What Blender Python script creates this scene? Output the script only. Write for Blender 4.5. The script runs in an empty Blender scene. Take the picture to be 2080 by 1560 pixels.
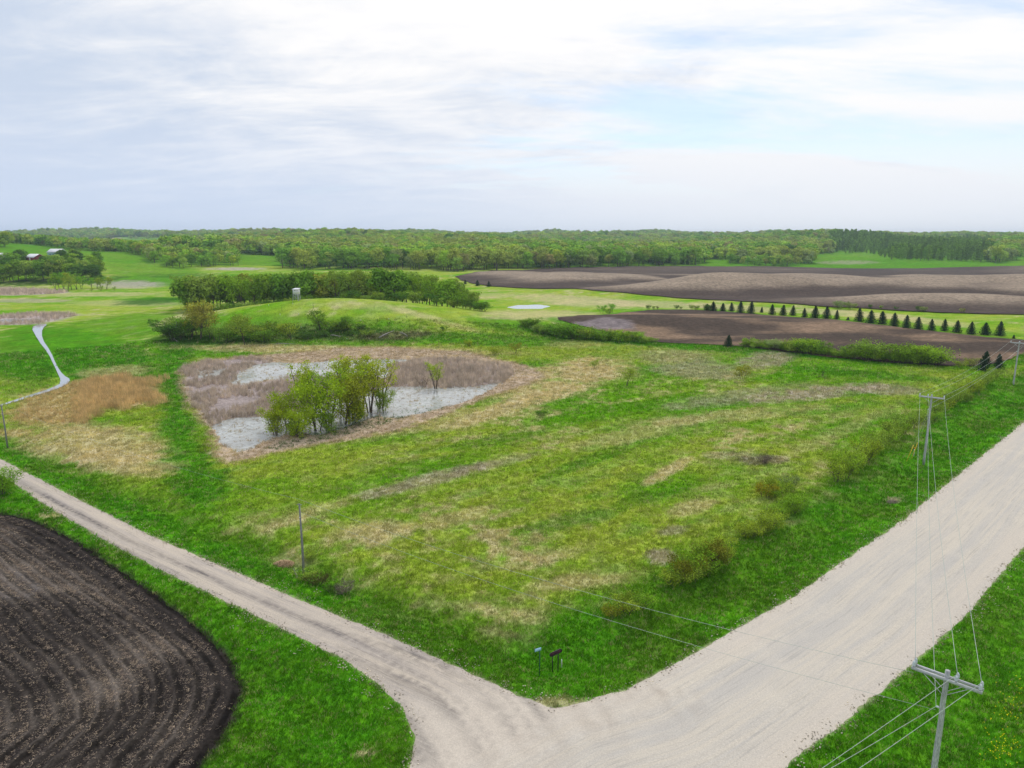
import bpy, math, random
import numpy as np
from mathutils import Vector, Matrix
from mathutils.geometry import delaunay_2d_cdt

random.seed(7)
S = bpy.context.scene
COL = S.collection

# ------------------------------------------------------------------ camera
FPX = 1444.4                      # focal length in photo pixels (2080 wide)
PITCH = math.radians(11.6)
CH = 30.0
cam_d = bpy.data.cameras.new('camera')
cam_d.sensor_width = 36.0
cam_d.lens = 36.0 * FPX / 2080.0
cam_d.clip_start = 0.5
cam_d.clip_end = 20000.0
cam = bpy.data.objects.new('camera', cam_d)
cam.location = (0, 0, CH)
cam.rotation_euler = (math.pi / 2 - PITCH, 0, 0)
COL.objects.link(cam)
S.camera = cam

# ------------------------------------------------------------------ light
S.view_settings.view_transform = 'Standard'
S.view_settings.look = 'None'
S.view_settings.exposure = 0.24
S.view_settings.gamma = 1.0
S.view_settings.use_curve_mapping = False
SUN_AZ = math.radians(14)         # clockwise from the view direction (+Y)
SUN_EL = math.radians(50)
sun_d = bpy.data.lights.new('sun', 'SUN')
sun_d.energy = 1.5
sun_d.angle = math.radians(11)
sun_d.color = (1.0, 0.95, 0.87)
sun = bpy.data.objects.new('sun', sun_d)
sdir = Vector((math.sin(SUN_AZ) * math.cos(SUN_EL), math.cos(SUN_AZ) * math.cos(SUN_EL), math.sin(SUN_EL)))
sun.rotation_euler = sdir.to_track_quat('Z', 'Y').to_euler()
COL.objects.link(sun)

world = bpy.data.worlds.new('World')
S.world = world
world.use_nodes = True
nt = world.node_tree
nt.nodes.clear()
N = nt.nodes.new
L = nt.links.new
w_out = N('ShaderNodeOutputWorld')
sky = N('ShaderNodeTexSky')
sky.sky_type = 'NISHITA'
sky.sun_disc = False
sky.sun_elevation = SUN_EL
sky.sun_rotation = SUN_AZ
sky.air_density = 1.0
sky.dust_density = 0.4
sky.ozone_density = 3.0
bg_sky = N('ShaderNodeBackground'); bg_sky.inputs[1].default_value = 0.11
L(sky.outputs[0], bg_sky.inputs[0])
tc = N('ShaderNodeTexCoord')
sep = N('ShaderNodeSeparateXYZ'); L(tc.outputs['Generated'], sep.inputs[0])


def wmath(op, a, b=None, c=None, clamp=False):
    n = N('ShaderNodeMath'); n.operation = op; n.use_clamp = clamp
    for i, v in enumerate((a, b, c)):
        if v is None: continue
        if isinstance(v, (int, float)): n.inputs[i].default_value = v
        else: L(v, n.inputs[i])
    return n.outputs[0]


zc = wmath('MAXIMUM', sep.outputs[2], 0.0)
den = wmath('ADD', zc, 0.19)
ux = wmath('DIVIDE', sep.outputs[0], den)
uy = wmath('DIVIDE', sep.outputs[1], den)
comb = N('ShaderNodeCombineXYZ'); L(ux, comb.inputs[0]); L(uy, comb.inputs[1])


def wnoise(scale, detail, rough, loc, sx=1.0, sy=1.0, rot=0.0, dist=0.0):
    mp = N('ShaderNodeMapping'); mp.inputs['Location'].default_value = loc
    mp.inputs['Scale'].default_value = (sx, sy, 1); mp.inputs['Rotation'].default_value = (0, 0, rot)
    L(comb.outputs[0], mp.inputs[0])
    n = N('ShaderNodeTexNoise'); n.inputs['Scale'].default_value = scale
    n.inputs['Detail'].default_value = detail; n.inputs['Roughness'].default_value = rough
    n.inputs['Distortion'].default_value = dist
    L(mp.outputs[0], n.inputs[0])
    return n.outputs[0]


def wramp(v, a, b, c=0.0, d=1.0):
    n = N('ShaderNodeMapRange'); n.interpolation_type = 'SMOOTHSTEP'
    n.inputs[1].default_value = a; n.inputs[2].default_value = b
    n.inputs[3].default_value = c; n.inputs[4].default_value = d
    L(v, n.inputs[0]); return n.outputs[0]


def wmix(f, a, b):
    n = N('ShaderNodeMix'); n.data_type = 'RGBA'
    L(f, n.inputs[0])
    for k, v in ((6, a), (7, b)):
        if isinstance(v, tuple): n.inputs[k].default_value = (*v, 1)
        else: L(v, n.inputs[k])
    return n.outputs[2]


n_big = wnoise(0.42, 5, 0.55, (3.1, 1.7, 0), 1.0, 1.25, 0.35, 0.3)
n_mid = wnoise(1.35, 9, 0.66, (7.3, 2.2, 0), 0.85, 1.35, 0.2, 0.5)
n_fine = wnoise(3.4, 6, 0.6, (1.9, 6.4, 0), 0.75, 1.8, 0.15, 0.4)
# heavier grey cloud to the left (west), thin bright cloud round the veiled sun
dirl = wmath('MULTIPLY', sep.outputs[0], -0.36)
dens = wmath('ADD', wmath('MULTIPLY', n_big, 0.52), wmath('MULTIPLY', n_mid, 0.78))
dens = wmath('ADD', dens, dirl)
dens = wmath('ADD', dens, wmath('MULTIPLY', n_fine, 0.34))
shade = wramp(dens, 0.70, 1.10)
cl = wmix(shade, (1.05, 1.04, 1.04), (0.63, 0.72, 0.87))
hz = wramp(zc, 0.0, 0.20, 0.95, 0.0)           # milky band over the horizon
hcol = wmix(wramp(sep.outputs[0], -0.5, 0.45), (0.66, 0.76, 0.94), (0.88, 0.92, 0.99))
cl = wmix(hz, cl, hcol)
bg_cl = N('ShaderNodeBackground'); bg_cl.inputs[1].default_value = 0.83
L(cl, bg_cl.inputs[0])
gap = wmath('ADD', wnoise(0.9, 8, 0.62, (5.4, 2.2, 0), 0.6, 1.6, -0.3, 0.3), wmath('MULTIPLY', sep.outputs[0], -0.16))
cover_f = wramp(gap, 0.30, 0.50, 0.35, 1.0)
mixs = N('ShaderNodeMixShader')
cover_f = wmath('MAXIMUM', cover_f, wmath('MULTIPLY', hz, 1.25), clamp=True)
L(cover_f, mixs.inputs[0]); L(bg_sky.outputs[0], mixs.inputs[1]); L(bg_cl.outputs[0], mixs.inputs[2])
L(mixs.outputs[0], w_out.inputs[0])

# ------------------------------------------------------------------ numpy helpers
_rs = np.random.RandomState(11)
_T = _rs.rand(256, 256)


def vnoise(x, y, seed=0):
    x = np.asarray(x, float) + seed * 17.31; y = np.asarray(y, float) + seed * 9.77
    xi = np.floor(x).astype(int); yi = np.floor(y).astype(int)
    fx = x - xi; fy = y - yi
    fx = fx * fx * (3 - 2 * fx); fy = fy * fy * (3 - 2 * fy)
    x0 = xi & 255; x1 = (xi + 1) & 255; y0 = yi & 255; y1 = (yi + 1) & 255
    return ((_T[x0, y0] * (1 - fx) + _T[x1, y0] * fx) * (1 - fy) + (_T[x0, y1] * (1 - fx) + _T[x1, y1] * fx) * fy)


def fbm(x, y, o=4, seed=0, r=0.5):
    s = 0; a = 1; t = 0
    for k in range(o):
        s = s + a * vnoise(x * 2 ** k, y * 2 ** k, seed + k * 3); t += a; a *= r
    return s / t


def sstep(a, b, v):
    t = np.clip((v - a) / (b - a), 0, 1)
    return t * t * (3 - 2 * t)


def sdist(P, x, y):
    """signed distance to polygon, positive inside"""
    P = np.asarray(P, float)
    x = np.asarray(x, float); y = np.asarray(y, float)
    d2 = np.full(x.shape, 1e18); ins = np.zeros(x.shape, bool)
    for i in range(len(P)):
        ax, ay = P[i - 1]; bx, by = P[i]
        ex, ey = bx - ax, by - ay
        wx = x - ax; wy = y - ay
        t = np.clip((wx * ex + wy * ey) / (ex * ex + ey * ey + 1e-12), 0, 1)
        d2 = np.minimum(d2, (wx - ex * t) ** 2 + (wy - ey * t) ** 2)
        c = (ay > y) != (by > y)
        with np.errstate(divide='ignore', invalid='ignore'):
            xx = ax + (y - ay) * ex / (ey if ey != 0 else 1e-12)
        ins ^= c & (x < xx)
    d = np.sqrt(d2)
    return np.where(ins, d, -d)


CP, SP = math.cos(PITCH), math.sin(PITCH)


def project(x, y, z):
    dep = np.maximum(y * CP - (z - CH) * SP, 0.5)
    return 1040 + FPX * x / dep, 780 - FPX * ((z - CH) * CP + y * SP) / dep


def at(px, py, Y):
    s = (780 - py) / FPX
    w = Y * (s * CP - SP) / (CP + s * SP)
    dep = Y * CP - w * SP
    return np.array([(px - 1040) / FPX * dep, Y, CH + w])


def onz(px, py, z=0.0):
    s = (780 - py) / FPX
    k = (s * CP - SP) / (CP + s * SP)
    return at(px, py, (z - CH) / k)


def g0(pts):
    return [tuple(onz(a, b)[:2]) for a, b in pts]


# ------------------------------------------------------------------ terrain
CTRL = []     # photo x, photo y of the bare ground, forward distance
for Yd in (20, 60, 110, 170, 230, 300):
    for fx in (-1200, -400, 200, 700, 1200, 1700, 2400, 3200):
        CTRL.append((fx, None, Yd))
for fx in (-600, 0, 200, 420, 700, 1000, 1300, 1700, 2080, 2700):
    CTRL.append((fx, None, 400))
FAR = [
    (0, 575, 470), (110, 572, 478), (200, 569, 495), (70, 529, 595), (0, 532, 590), (150, 528, 610),
    (80, 506, 770), (0, 496, 770), (230, 511, 770), (300, 561, 540), (340, 524, 690), (400, 544, 620), (520, 545, 625),
    (150, 500, 960), (300, 506, 880), (170, 488, 2000), (60, 491, 1800), (300, 489, 1900),
    (200, 474, 3400), (20, 480, 3400), (330, 479, 3600), (420, 480, 3000), (600, 486, 1500), (500, 487, 1700),
    (600, 546, 640), (800, 545, 640), (930, 552, 610), (1000, 548, 650), (1150, 546, 680), (1300, 541, 735),
    (700, 527, 820), (800, 528, 830), (1000, 523, 860), (1200, 521, 900), (700, 503, 1120), (1000, 501, 1150),
    (740, 483, 1600), (900, 489, 1500), (1100, 487, 2200), (1130, 479, 2600), (1000, 484, 2600), (1300, 492, 1700), (1200, 503, 1200),
    (1350, 476, 3400), (1240, 480, 3300), (1450, 485, 3000), (1560, 489, 1700), (1600, 483, 2600),
    (1420, 541, 760), (1500, 541, 770), (1660, 543, 770), (1760, 545, 770), (1960, 542, 780), (2080, 540, 780), (2300, 540, 780),
    (1740, 509, 1120), (1560, 513, 1050), (1850, 527, 870), (2000, 532, 850), (2080, 520, 950), (1860, 489, 1350), (1700, 488, 1400),
    (1960, 494, 1400), (2010, 487, 3000), (2080, 482, 3200), (2300, 478, 3200), (2300, 500, 1200),
    (-300, 575, 470), (-300, 525, 620), (-300, 500, 900), (-300, 482, 3300), (2800, 500, 1200), (2800, 482, 3300), (2800, 545, 700), (-900, 560, 600), (-900, 490, 1500),
    (0, 481, 5200), (500, 482, 5200), (1000, 481, 5200), (1500, 482, 5200), (2080, 481, 5200), (2800, 482, 5200), (-900, 482, 5200),
]
HILLS = []    # (x, y, h, sx_left, sx_right, sy_front, sy_back)
c = at(665, 608, 245)
HILLS.append((c[0], c[1], c[2] + 0.1, 36, 43, 19, 26))
for (px, py, h, sl, sr, sf, sb) in [
    (1500, 566, 4.6, 38, 30, 20, 18), (1190, 549, 3.0, 55, 70, 26, 22), (1120, 563, 2.0, 30, 40, 22, 20),
    (1640, 549, 3.4, 45, 60, 25, 25), (1960, 568, 3.8, 60, 70, 18, 20), (1900, 604, 2.2, 60, 70, 13, 16),
    (1300, 586, 1.6, 50, 40, 15, 15), (2090, 556, 3.0, 40, 60, 25, 25), (1000, 556, 2.2, 22, 25, 18, 18),
    (1060, 574, 1.2, 35, 30, 14, 14), (1765, 580, -1.6, 40, 30, 25, 20), (2150, 590, 2.2, 40, 60, 20, 20),
    (1340, 644, 1.6, 30, 40, 14, 12)]:
    h *= 1.5
    p = onz(px, py, h if h > 0 else 0)
    HILLS.append((p[0], p[1], h, sl, sr, sf, sb))


def hills(x, y):
    z = np.zeros_like(np.asarray(x, float))
    for (cx, cy, h, sl, sr, sf, sb) in HILLS:
        dx = x - cx; dy = y - cy
        z = z + h * np.exp(-0.5 * ((dx / np.where(dx < 0, sl, sr)) ** 2 + (dy / np.where(dy < 0, sf, sb)) ** 2))
    return z


cx_, cy_, cz_ = [], [], []
for fx, py, Y in CTRL:
    cx_.append((fx - 1040) / FPX * (Y * CP + CH * SP)); cy_.append(Y); cz_.append(0.0)
for fx, py, Y in FAR:
    p = at(fx, py, Y); cx_.append(p[0]); cy_.append(p[1]); cz_.append(p[2])
for Y in (-200, -800):
    for X in (-1500, -500, 0, 500, 1500):
        cx_.append(X); cy_.append(Y); cz_.append(0.0)
cx_ = np.array(cx_, float); cy_ = np.array(cy_, float); cz_ = np.array(cz_, float)
_far = slice(len(CTRL), len(CTRL) + len(FAR))
cz_[_far] -= hills(cx_[_far], cy_[_far])
# thin-plate spline in log-ish polar space so that near and far detail are balanced


def warp(x, y):
    r = np.sqrt(x * x + y * y) + 60
    s = np.log(r / 60.0) / r
    return x * s * 2.2, y * s * 2.2


_wx, _wy = warp(cx_, cy_)


def tphi(r2):
    return 0.5 * r2 * np.log(r2 + 1e-12)


_n = len(_wx)
_A = np.zeros((_n + 3, _n + 3))
_A[:_n, :_n] = tphi((_wx[:, None] - _wx) ** 2 + (_wy[:, None] - _wy) ** 2) + np.eye(_n) * 2e-4
_A[:_n, _n] = 1; _A[:_n, _n + 1] = _wx; _A[:_n, _n + 2] = _wy
_A[_n:, :_n] = _A[:_n, _n:].T
_W = np.linalg.solve(_A, np.concatenate([cz_, [0, 0, 0]]))


def tps(x, y):
    x = np.asarray(x, float); y = np.asarray(y, float)
    sh = x.shape; x = x.ravel(); y = y.ravel()
    a, b = warp(x, y)
    out = np.zeros(len(a))
    for i in range(0, len(a), 20000):
        aa = a[i:i + 20000]; bb = b[i:i + 20000]
        out[i:i + 20000] = tphi((aa[:, None] - _wx) ** 2 + (bb[:, None] - _wy) ** 2) @ _W[:_n] + _W[_n] + _W[_n + 1] * aa + _W[_n + 2] * bb
    out = np.where(y < 30, 0, out * sstep(200, 420, np.hypot(x, y)))
    return out.reshape(sh)


# ------------------------------------------------------------------ outlines traced from the photograph
ROAD_PX_L = [(1130, 1440), (1270, 1402), (1400, 1332), (1500, 1275), (1620, 1208), (1720, 1135), (1830, 1060), (1900, 1002), (1990, 930), (2080, 857)]
ROAD_PX_R = [(2080, 1112), (1960, 1250), (1850, 1352), (1720, 1462), (1590, 1562)]
rl = g0(ROAD_PX_L); rr = g0(ROAD_PX_R)


def ext(a, b, d):
    v = np.array(b) - np.array(a); v = v / np.hypot(*v)
    return tuple(np.array(b) + v * d)


far_l = ext(rl[-3], rl[-1], 260); far_r = ext(rr[2], rr[0], 300)
_v = np.array(rl[3]) - np.array(rl[1]); _v /= np.hypot(*_v)
near_l = tuple(np.array(rl[0]) - np.array([0.80, 0.60]) * 70)
near_r = ext(rr[0], rr[-1], 80)
ROAD = [near_l] + rl + [far_l, far_r] + rr + [near_r]
SIDE_T = g0([(0, 932), (150, 1010), (300, 1085), (450, 1150), (600, 1215), (760, 1280), (850, 1320), (950, 1365), (1050, 1412), (1130, 1440)])
SIDE_B = g0([(825, 1580), (838, 1540), (843, 1500), (822, 1440), (770, 1390), (700, 1340), (600, 1290), (500, 1240), (330, 1160), (200, 1090), (100, 1030), (0, 963)])
SIDE = [ext(SIDE_T[1], SIDE_T[0], 150)] + SIDE_T + [tuple(np.array(SIDE_T[-1]) + np.array([0.8, -0.9])), tuple(np.array(near_l) + np.array([26, 19.5]))] + SIDE_B + [ext(SIDE_B[-2], SIDE_B[-1], 155)]
NFIELD = g0([(0, 1033), (60, 1050), (150, 1095), (230, 1150), (300, 1195), (400, 1262), (450, 1308), (480, 1360), (487, 1400), (475, 1450), (440, 1510), (400, 1560), (340, 1640)])
_e = NFIELD[-1]
NFIELD = [ext(NFIELD[1], NFIELD[0], 60)] + NFIELD + [(-24, 10), (-70, 5), (-120, 40)]


def chaikin(P, k=2):
    P = np.asarray(P, float)
    for _ in range(k):
        Q = np.roll(P, -1, 0)
        P = np.stack([P * .75 + Q * .25, P * .25 + Q * .75], 1).reshape(-1, 2)
    return P


NF_B = chaikin(NFIELD, 2)


def zp(s, ox, oy, pts):
    return [(ox + a / s, oy + b / s) for a, b in pts]


POND = g0(zp(2.737, 360, 680, [(20, 190), (150, 140), (400, 118), (560, 110), (900, 80), (1200, 75), (1600, 95), (1850, 150), (2000, 190), (2040, 230), (1900, 290), (1700, 350), (1400, 480), (1200, 530), (1000, 570), (800, 600), (600, 640), (300, 710), (230, 690), (190, 520), (60, 380), (30, 260)]))
W1 = g0(zp(2.737, 360, 680, [(300, 270), (340, 215), (420, 165), (540, 150), (690, 160), (900, 140), (1190, 135), (1290, 138), (1190, 170), (1150, 240), (690, 225), (620, 240), (500, 245), (400, 268)]))
W2 = g0(zp(2.737, 360, 680, [(195, 500), (300, 460), (470, 450), (700, 430), (700, 530), (470, 580), (420, 620), (330, 640), (250, 590)]))
W3 = g0(zp(2.737, 360, 680, [(620, 440), (800, 380), (1140, 290), (1330, 285), (1500, 290), (1640, 285), (1800, 262), (1700, 320), (1600, 370), (1480, 395), (1330, 435), (1200, 450), (1080, 450), (820, 540), (620, 545)]))
REED1 = g0(zp(2.737, 360, 680, [(20, 190), (150, 150), (400, 125), (520, 140), (500, 160), (430, 168), (340, 218), (300, 272), (400, 270), (560, 245), (690, 228), (900, 240), (1150, 240), (1150, 300), (900, 340), (690, 400), (600, 430), (470, 450), (300, 462), (190, 500), (60, 350)]))
REED2 = g0(zp(2.737, 360, 680, [(1180, 165), (1400, 130), (1600, 140), (1850, 170), (1870, 220), (1800, 262), (1640, 288), (1330, 290), (1170, 285)]))
SPOND = g0([(1028, 624), (1050, 619), (1095, 618), (1118, 622), (1100, 627), (1050, 628)])
STREAM = g0([(60, 664), (78, 658), (100, 657), (88, 668), (88, 688), (106, 712), (118, 740), (132, 760), (148, 768), (138, 780), (100, 795), (60, 806), (20, 818), (-30, 832), (-30, 828), (20, 812), (60, 799), (100, 786), (122, 776), (108, 745), (94, 715), (75, 692)])
LMARSH = g0([(-60, 648), (-10, 642), (60, 636), (130, 637), (160, 641), (110, 652), (88, 657), (62, 660), (-60, 662)])
LWATER = g0([(-60, 653), (0, 648), (84, 646), (86, 650), (40, 652), (0, 656), (-60, 660)])
ULREED = g0([(-80, 588), (0, 587), (60, 588), (140, 593), (110, 597), (40, 600), (-80, 601)])
OREED = g0([(30, 850), (40, 812), (100, 790), (150, 776), (200, 768), (250, 764), (300, 770), (318, 790), (318, 818), (260, 830), (200, 832), (165, 858), (110, 860)])
LANE = g0([(322, 700), (405, 700), (378, 740), (385, 830), (410, 890), (440, 935), (470, 1000), (410, 1040), (330, 1000), (330, 900), (324, 800)])
MFIELD_PX = [(1118, 664), (1180, 655), (1240, 641), (1300, 632), (1360, 630), (1430, 631), (1480, 634), (1560, 641), (1700, 655), (1800, 665), (1900, 675), (2080, 692), (2300, 712), (2300, 760), (2080, 716), (2050, 735), (2000, 745), (1920, 746), (1800, 738), (1700, 728), (1560, 712), (1480, 701), (1340, 698), (1290, 690), (1200, 674)]
MFIELD = g0(MFIELD_PX)
FFIELD_PX = [(925, 562), (960, 555), (1000, 550), (1060, 549), (1100, 546), (1180, 543.5), (1260, 542), (1330, 541.5), (1400, 541), (1480, 542), (1560, 541.5), (1640, 544), (1760, 546), (1860, 545.5), (1960, 543), (2080, 540.5), (2300, 538), (2500, 540), (2500, 660), (2200, 646), (2080, 640), (1900, 636), (1750, 627), (1600, 619), (1500, 613), (1400, 607), (1300, 599), (1200, 591), (1120, 587), (1040, 585), (1000, 582), (960, 577)]

WATERS = [(W1, 0.55), (W2, 0.45), (W3, 0.5), (SPOND, 0.5), (STREAM, 0.7), (LWATER, 0.5)]


def bbox_mask(P, x, y, m):
    P = np.array(P)
    return (x > P[:, 0].min() - m) & (x < P[:, 0].max() + m) & (y > P[:, 1].min() - m) & (y < P[:, 1].max() + m)


def sd(P, x, y, m=12.0):
    """signed distance, only evaluated near the polygon (else -m)"""
    x = np.asarray(x, float); y = np.asarray(y, float)
    out = np.full(x.shape, -float(m))
    k = bbox_mask(P, x, y, m)
    if k.any(): out[k] = np.maximum(sdist(P, x[k], y[k]), -m)
    return out


WATER_Z = -0.16
FFLAT = g0([(p[0], max(p[1], 553)) for p in FFIELD_PX])


def H(x, y, detail=True):
    x = np.asarray(x, float); y = np.asarray(y, float)
    z = tps(x, y) + hills(x, y)
    r = np.hypot(x, y)
    z = z + (fbm(x / 240, y / 240, 3, 5) - 0.66) * 36 * sstep(760, 1500, r)
    z = z + (fbm(x / 125, y / 85, 3, 57) - 0.47) * 12 * sstep(4, 60, sd(FFLAT, x, y, 70))
    if not detail: return z
    rd = np.maximum(sd(ROAD, x, y, 16), sd(SIDE, x, y, 16))
    und = (fbm(x / 14, y / 14, 4, 2) - 0.5) * 0.55
    wd = np.full(x.shape, -9.0)
    for P, dep in WATERS:
        s = sd(P, x, y, 9)
        wd = np.maximum(wd, s)
        z = z - dep * sstep(-0.9, 1.6, s + (vnoise(x / 1.1, y / 1.1, 4) - 0.5) * 1.2)
    pd = sd(POND, x, y, 12)
    z = z - 0.10 * sstep(-3, 3, pd)
    und = und * sstep(2, 9, -rd) * (0.25 + 0.75 * sstep(1, 6, -wd)) * (0.4 + 0.6 * sstep(0, 6, -pd))
    und = und * sstep(0.3, 5, -sd(NF_B, x, y, 8))
    z = z + und
    z = z - 0.75 * np.exp(-((-rd - 4.6) / 2.0) ** 2) * (rd < 0) * sstep(0.0, 1.6, -rd)
    return z


# ------------------------------------------------------------------ ground cover colours (albedo, with shade painted into some dark patches)
LUSH = np.array([.072, .255, .009]); MID = np.array([.165, .375, .008]); YEL = np.array([.36, .45, .055])
TAN = np.array([.56, .47, .27]); GRY = np.array([.43, .36, .29]); DGR = np.array([.20, .17, .14]); PUR = np.array([.48, .40, .375])
BRN = np.array([.47, .37, .27]); ORG = np.array([.60, .44, .25]); SOIL = np.array([.052, .043, .038])
PATCH = [  # photo x, y, half sizes, slant, amount, colour
    (1130, 775, 130, 34, -14, 1.0, TAN), (1030, 830, 150, 13, -17, .9, TAN), (860, 862, 130, 12, -14, .5, TAN), (185, 905, 150, 40, 4, .85, TAN), (250, 940, 110, 24, 6, .8, TAN), (150, 870, 110, 14, 3, .5, TAN),
    (860, 978, 150, 13, -14, .75, GRY), (1000, 945, 90, 8, -14, .5, GRY), (760, 1078, 75, 18, -6, .75, TAN), (930, 1052, 80, 14, -14, .6, TAN), (620, 1045, 110, 12, -18, .5, TAN),
    (1230, 748, 70, 20, 8, .65, TAN), (1500, 806, 150, 14, -8, .6, GRY), (1650, 800, 150, 13, -6, .85, GRY), (1420, 752, 95, 18, 4, .65, GRY),
    (1370, 725, 80, 14, 2, .5, GRY), (1555, 732, 55, 16, -6, .8, GRY), (1800, 792, 70, 10, 2, .7, GRY), (1480, 845, 190, 12, -5, .55, TAN), (1300, 880, 140, 16, -12, .45, TAN),
    (1355, 958, 55, 11, -28, .85, TAN), (1405, 1030, 50, 14, -14, .65, TAN), (1370, 1077, 32, 9, -10, .6, GRY), (1342, 1130, 30, 16, -4, .8, GRY),
    (1190, 1180, 110, 15, -6, .65, TAN), (1035, 1290, 70, 8, 12, .45, TAN), (1110, 1130, 80, 12, -8, .35, TAN), (1550, 935, 52, 10, -2, .8, DGR), (1480, 925, 60, 7, 0, .5, GRY),
    (870, 645, 110, 6, 16, .5, TAN), (760, 625, 70, 7, 6, .3, TAN), (360, 648, 50, 7, -14, .7, TAN),
    (1180, 612, 130, 11, 4, .7, TAN), (1090, 640, 120, 10, 0, .6, TAN), (1330, 618, 110, 7, 2, .6, TAN), (1500, 625, 120, 6, 4, .6, TAN), (1740, 638, 150, 6, 4, .7, TAN), (1900, 655, 80, 6, 6, .5, TAN), (1000, 600, 60, 5, 0, .4, TAN),
    (700, 712, 330, 9, 1, .85, TAN), (260, 578, 70, 8, 0, .7, PUR), (200, 598, 120, 4, 0, .5, TAN), (60, 611, 80, 4, 0, .6, GRY), (260, 616, 110, 6, 0, .4, TAN), (230, 755, 70, 12, -4, .6, TAN),
    (1135, 1428, 60, 14, 0, .7, TAN), (930, 1365, 90, 5, 26, .5, TAN), (30, 880, 60, 8, 0, .7, ORG),
    (1450, 990, 45, 8, -10, .4, TAN), (1700, 880, 130, 12, -24, .35, TAN), (1000, 1240, 100, 12, 8, .4, TAN), (560, 935, 120, 14, -8, .5, YEL), (700, 925, 90, 10, -10, .5, YEL),
    (1620, 1060, 30, 7, 0, .4, TAN), (1818, 1015, 18, 4, 0, .9, GRY), (170, 483, 75, 2.5, 1, .9, TAN), (1135, 477, 60, 3, 0, .9, PUR), (480, 546, 60, 3, 0, .8, PUR), (740, 1530, 22, 6, 0, .8, TAN), (100, 1048, 20, 3, 0, .8, TAN),
    (640, 676, 210, 15, 2, .9, np.array([.055, .105, .022])), (800, 682, 80, 8, -3, .9, np.array([.10, .105, .045])), (420, 690, 110, 10, 0, .8, np.array([.05, .10, .02])), (310, 612, 75, 6, -4, .8, np.array([.03, .115, .012])), (380, 560, 90, 5, 0, .5, np.array([.04, .12, .014])), (100, 572, 140, 7, -3, 1, np.array([.035, .08, .012])),  # dark brush greens; shade on the bank and beside the grove painted in
    (520, 703, 70, 6, 0, .5, TAN), (1170, 700, 60, 8, 0, .35, TAN), (1900, 745, 60, 8, 0, .3, YEL), (1720, 533, 60, 4, 0, .5, GRY),
]
LUSHP = [  # lush strips
    (160, 720, 170, 55, 10, 1.0), (240, 665, 150, 26, -6, .7), (60, 720, 90, 60, 0, .9), (1500, 707, 480, 12, 4, 1.0), (1750, 760, 190, 8, 5, .7), (1000, 690, 170, 14, 2, .8),
    (600, 690, 330, 16, 0, .7), (1980, 850, 120, 70, -35, .9), (300, 540, 110, 40, 10, .6), (290, 570, 120, 12, 0, .9), (320, 612, 90, 9, 0, .9), (560, 660, 330, 22, 2, .6), (1750, 545, 400, 20, 0, .9), (60, 505, 80, 12, 0, .9), (1050, 660, 100, 14, 5, .8),
    (1000, 895, 130, 9, -10, .5), (1200, 935, 120, 12, -20, .6), (1320, 1010, 90, 12, -15, .5), (1700, 830, 100, 8, -8, .4), (1150, 1060, 120, 14, -12, .5), (1380, 620, 250, 5, 4, .4), (1900, 665, 200, 7, 5, .6),
]


def ell(px, py, cx, cy, rx, ry, rot):
    a = math.radians(rot); ca, sa = math.cos(a), math.sin(a)
    dx = px - cx; dy = py - cy
    u = (dx * ca + dy * sa) / rx; v = (-dx * sa + dy * ca) / ry
    return u * u + v * v


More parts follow.
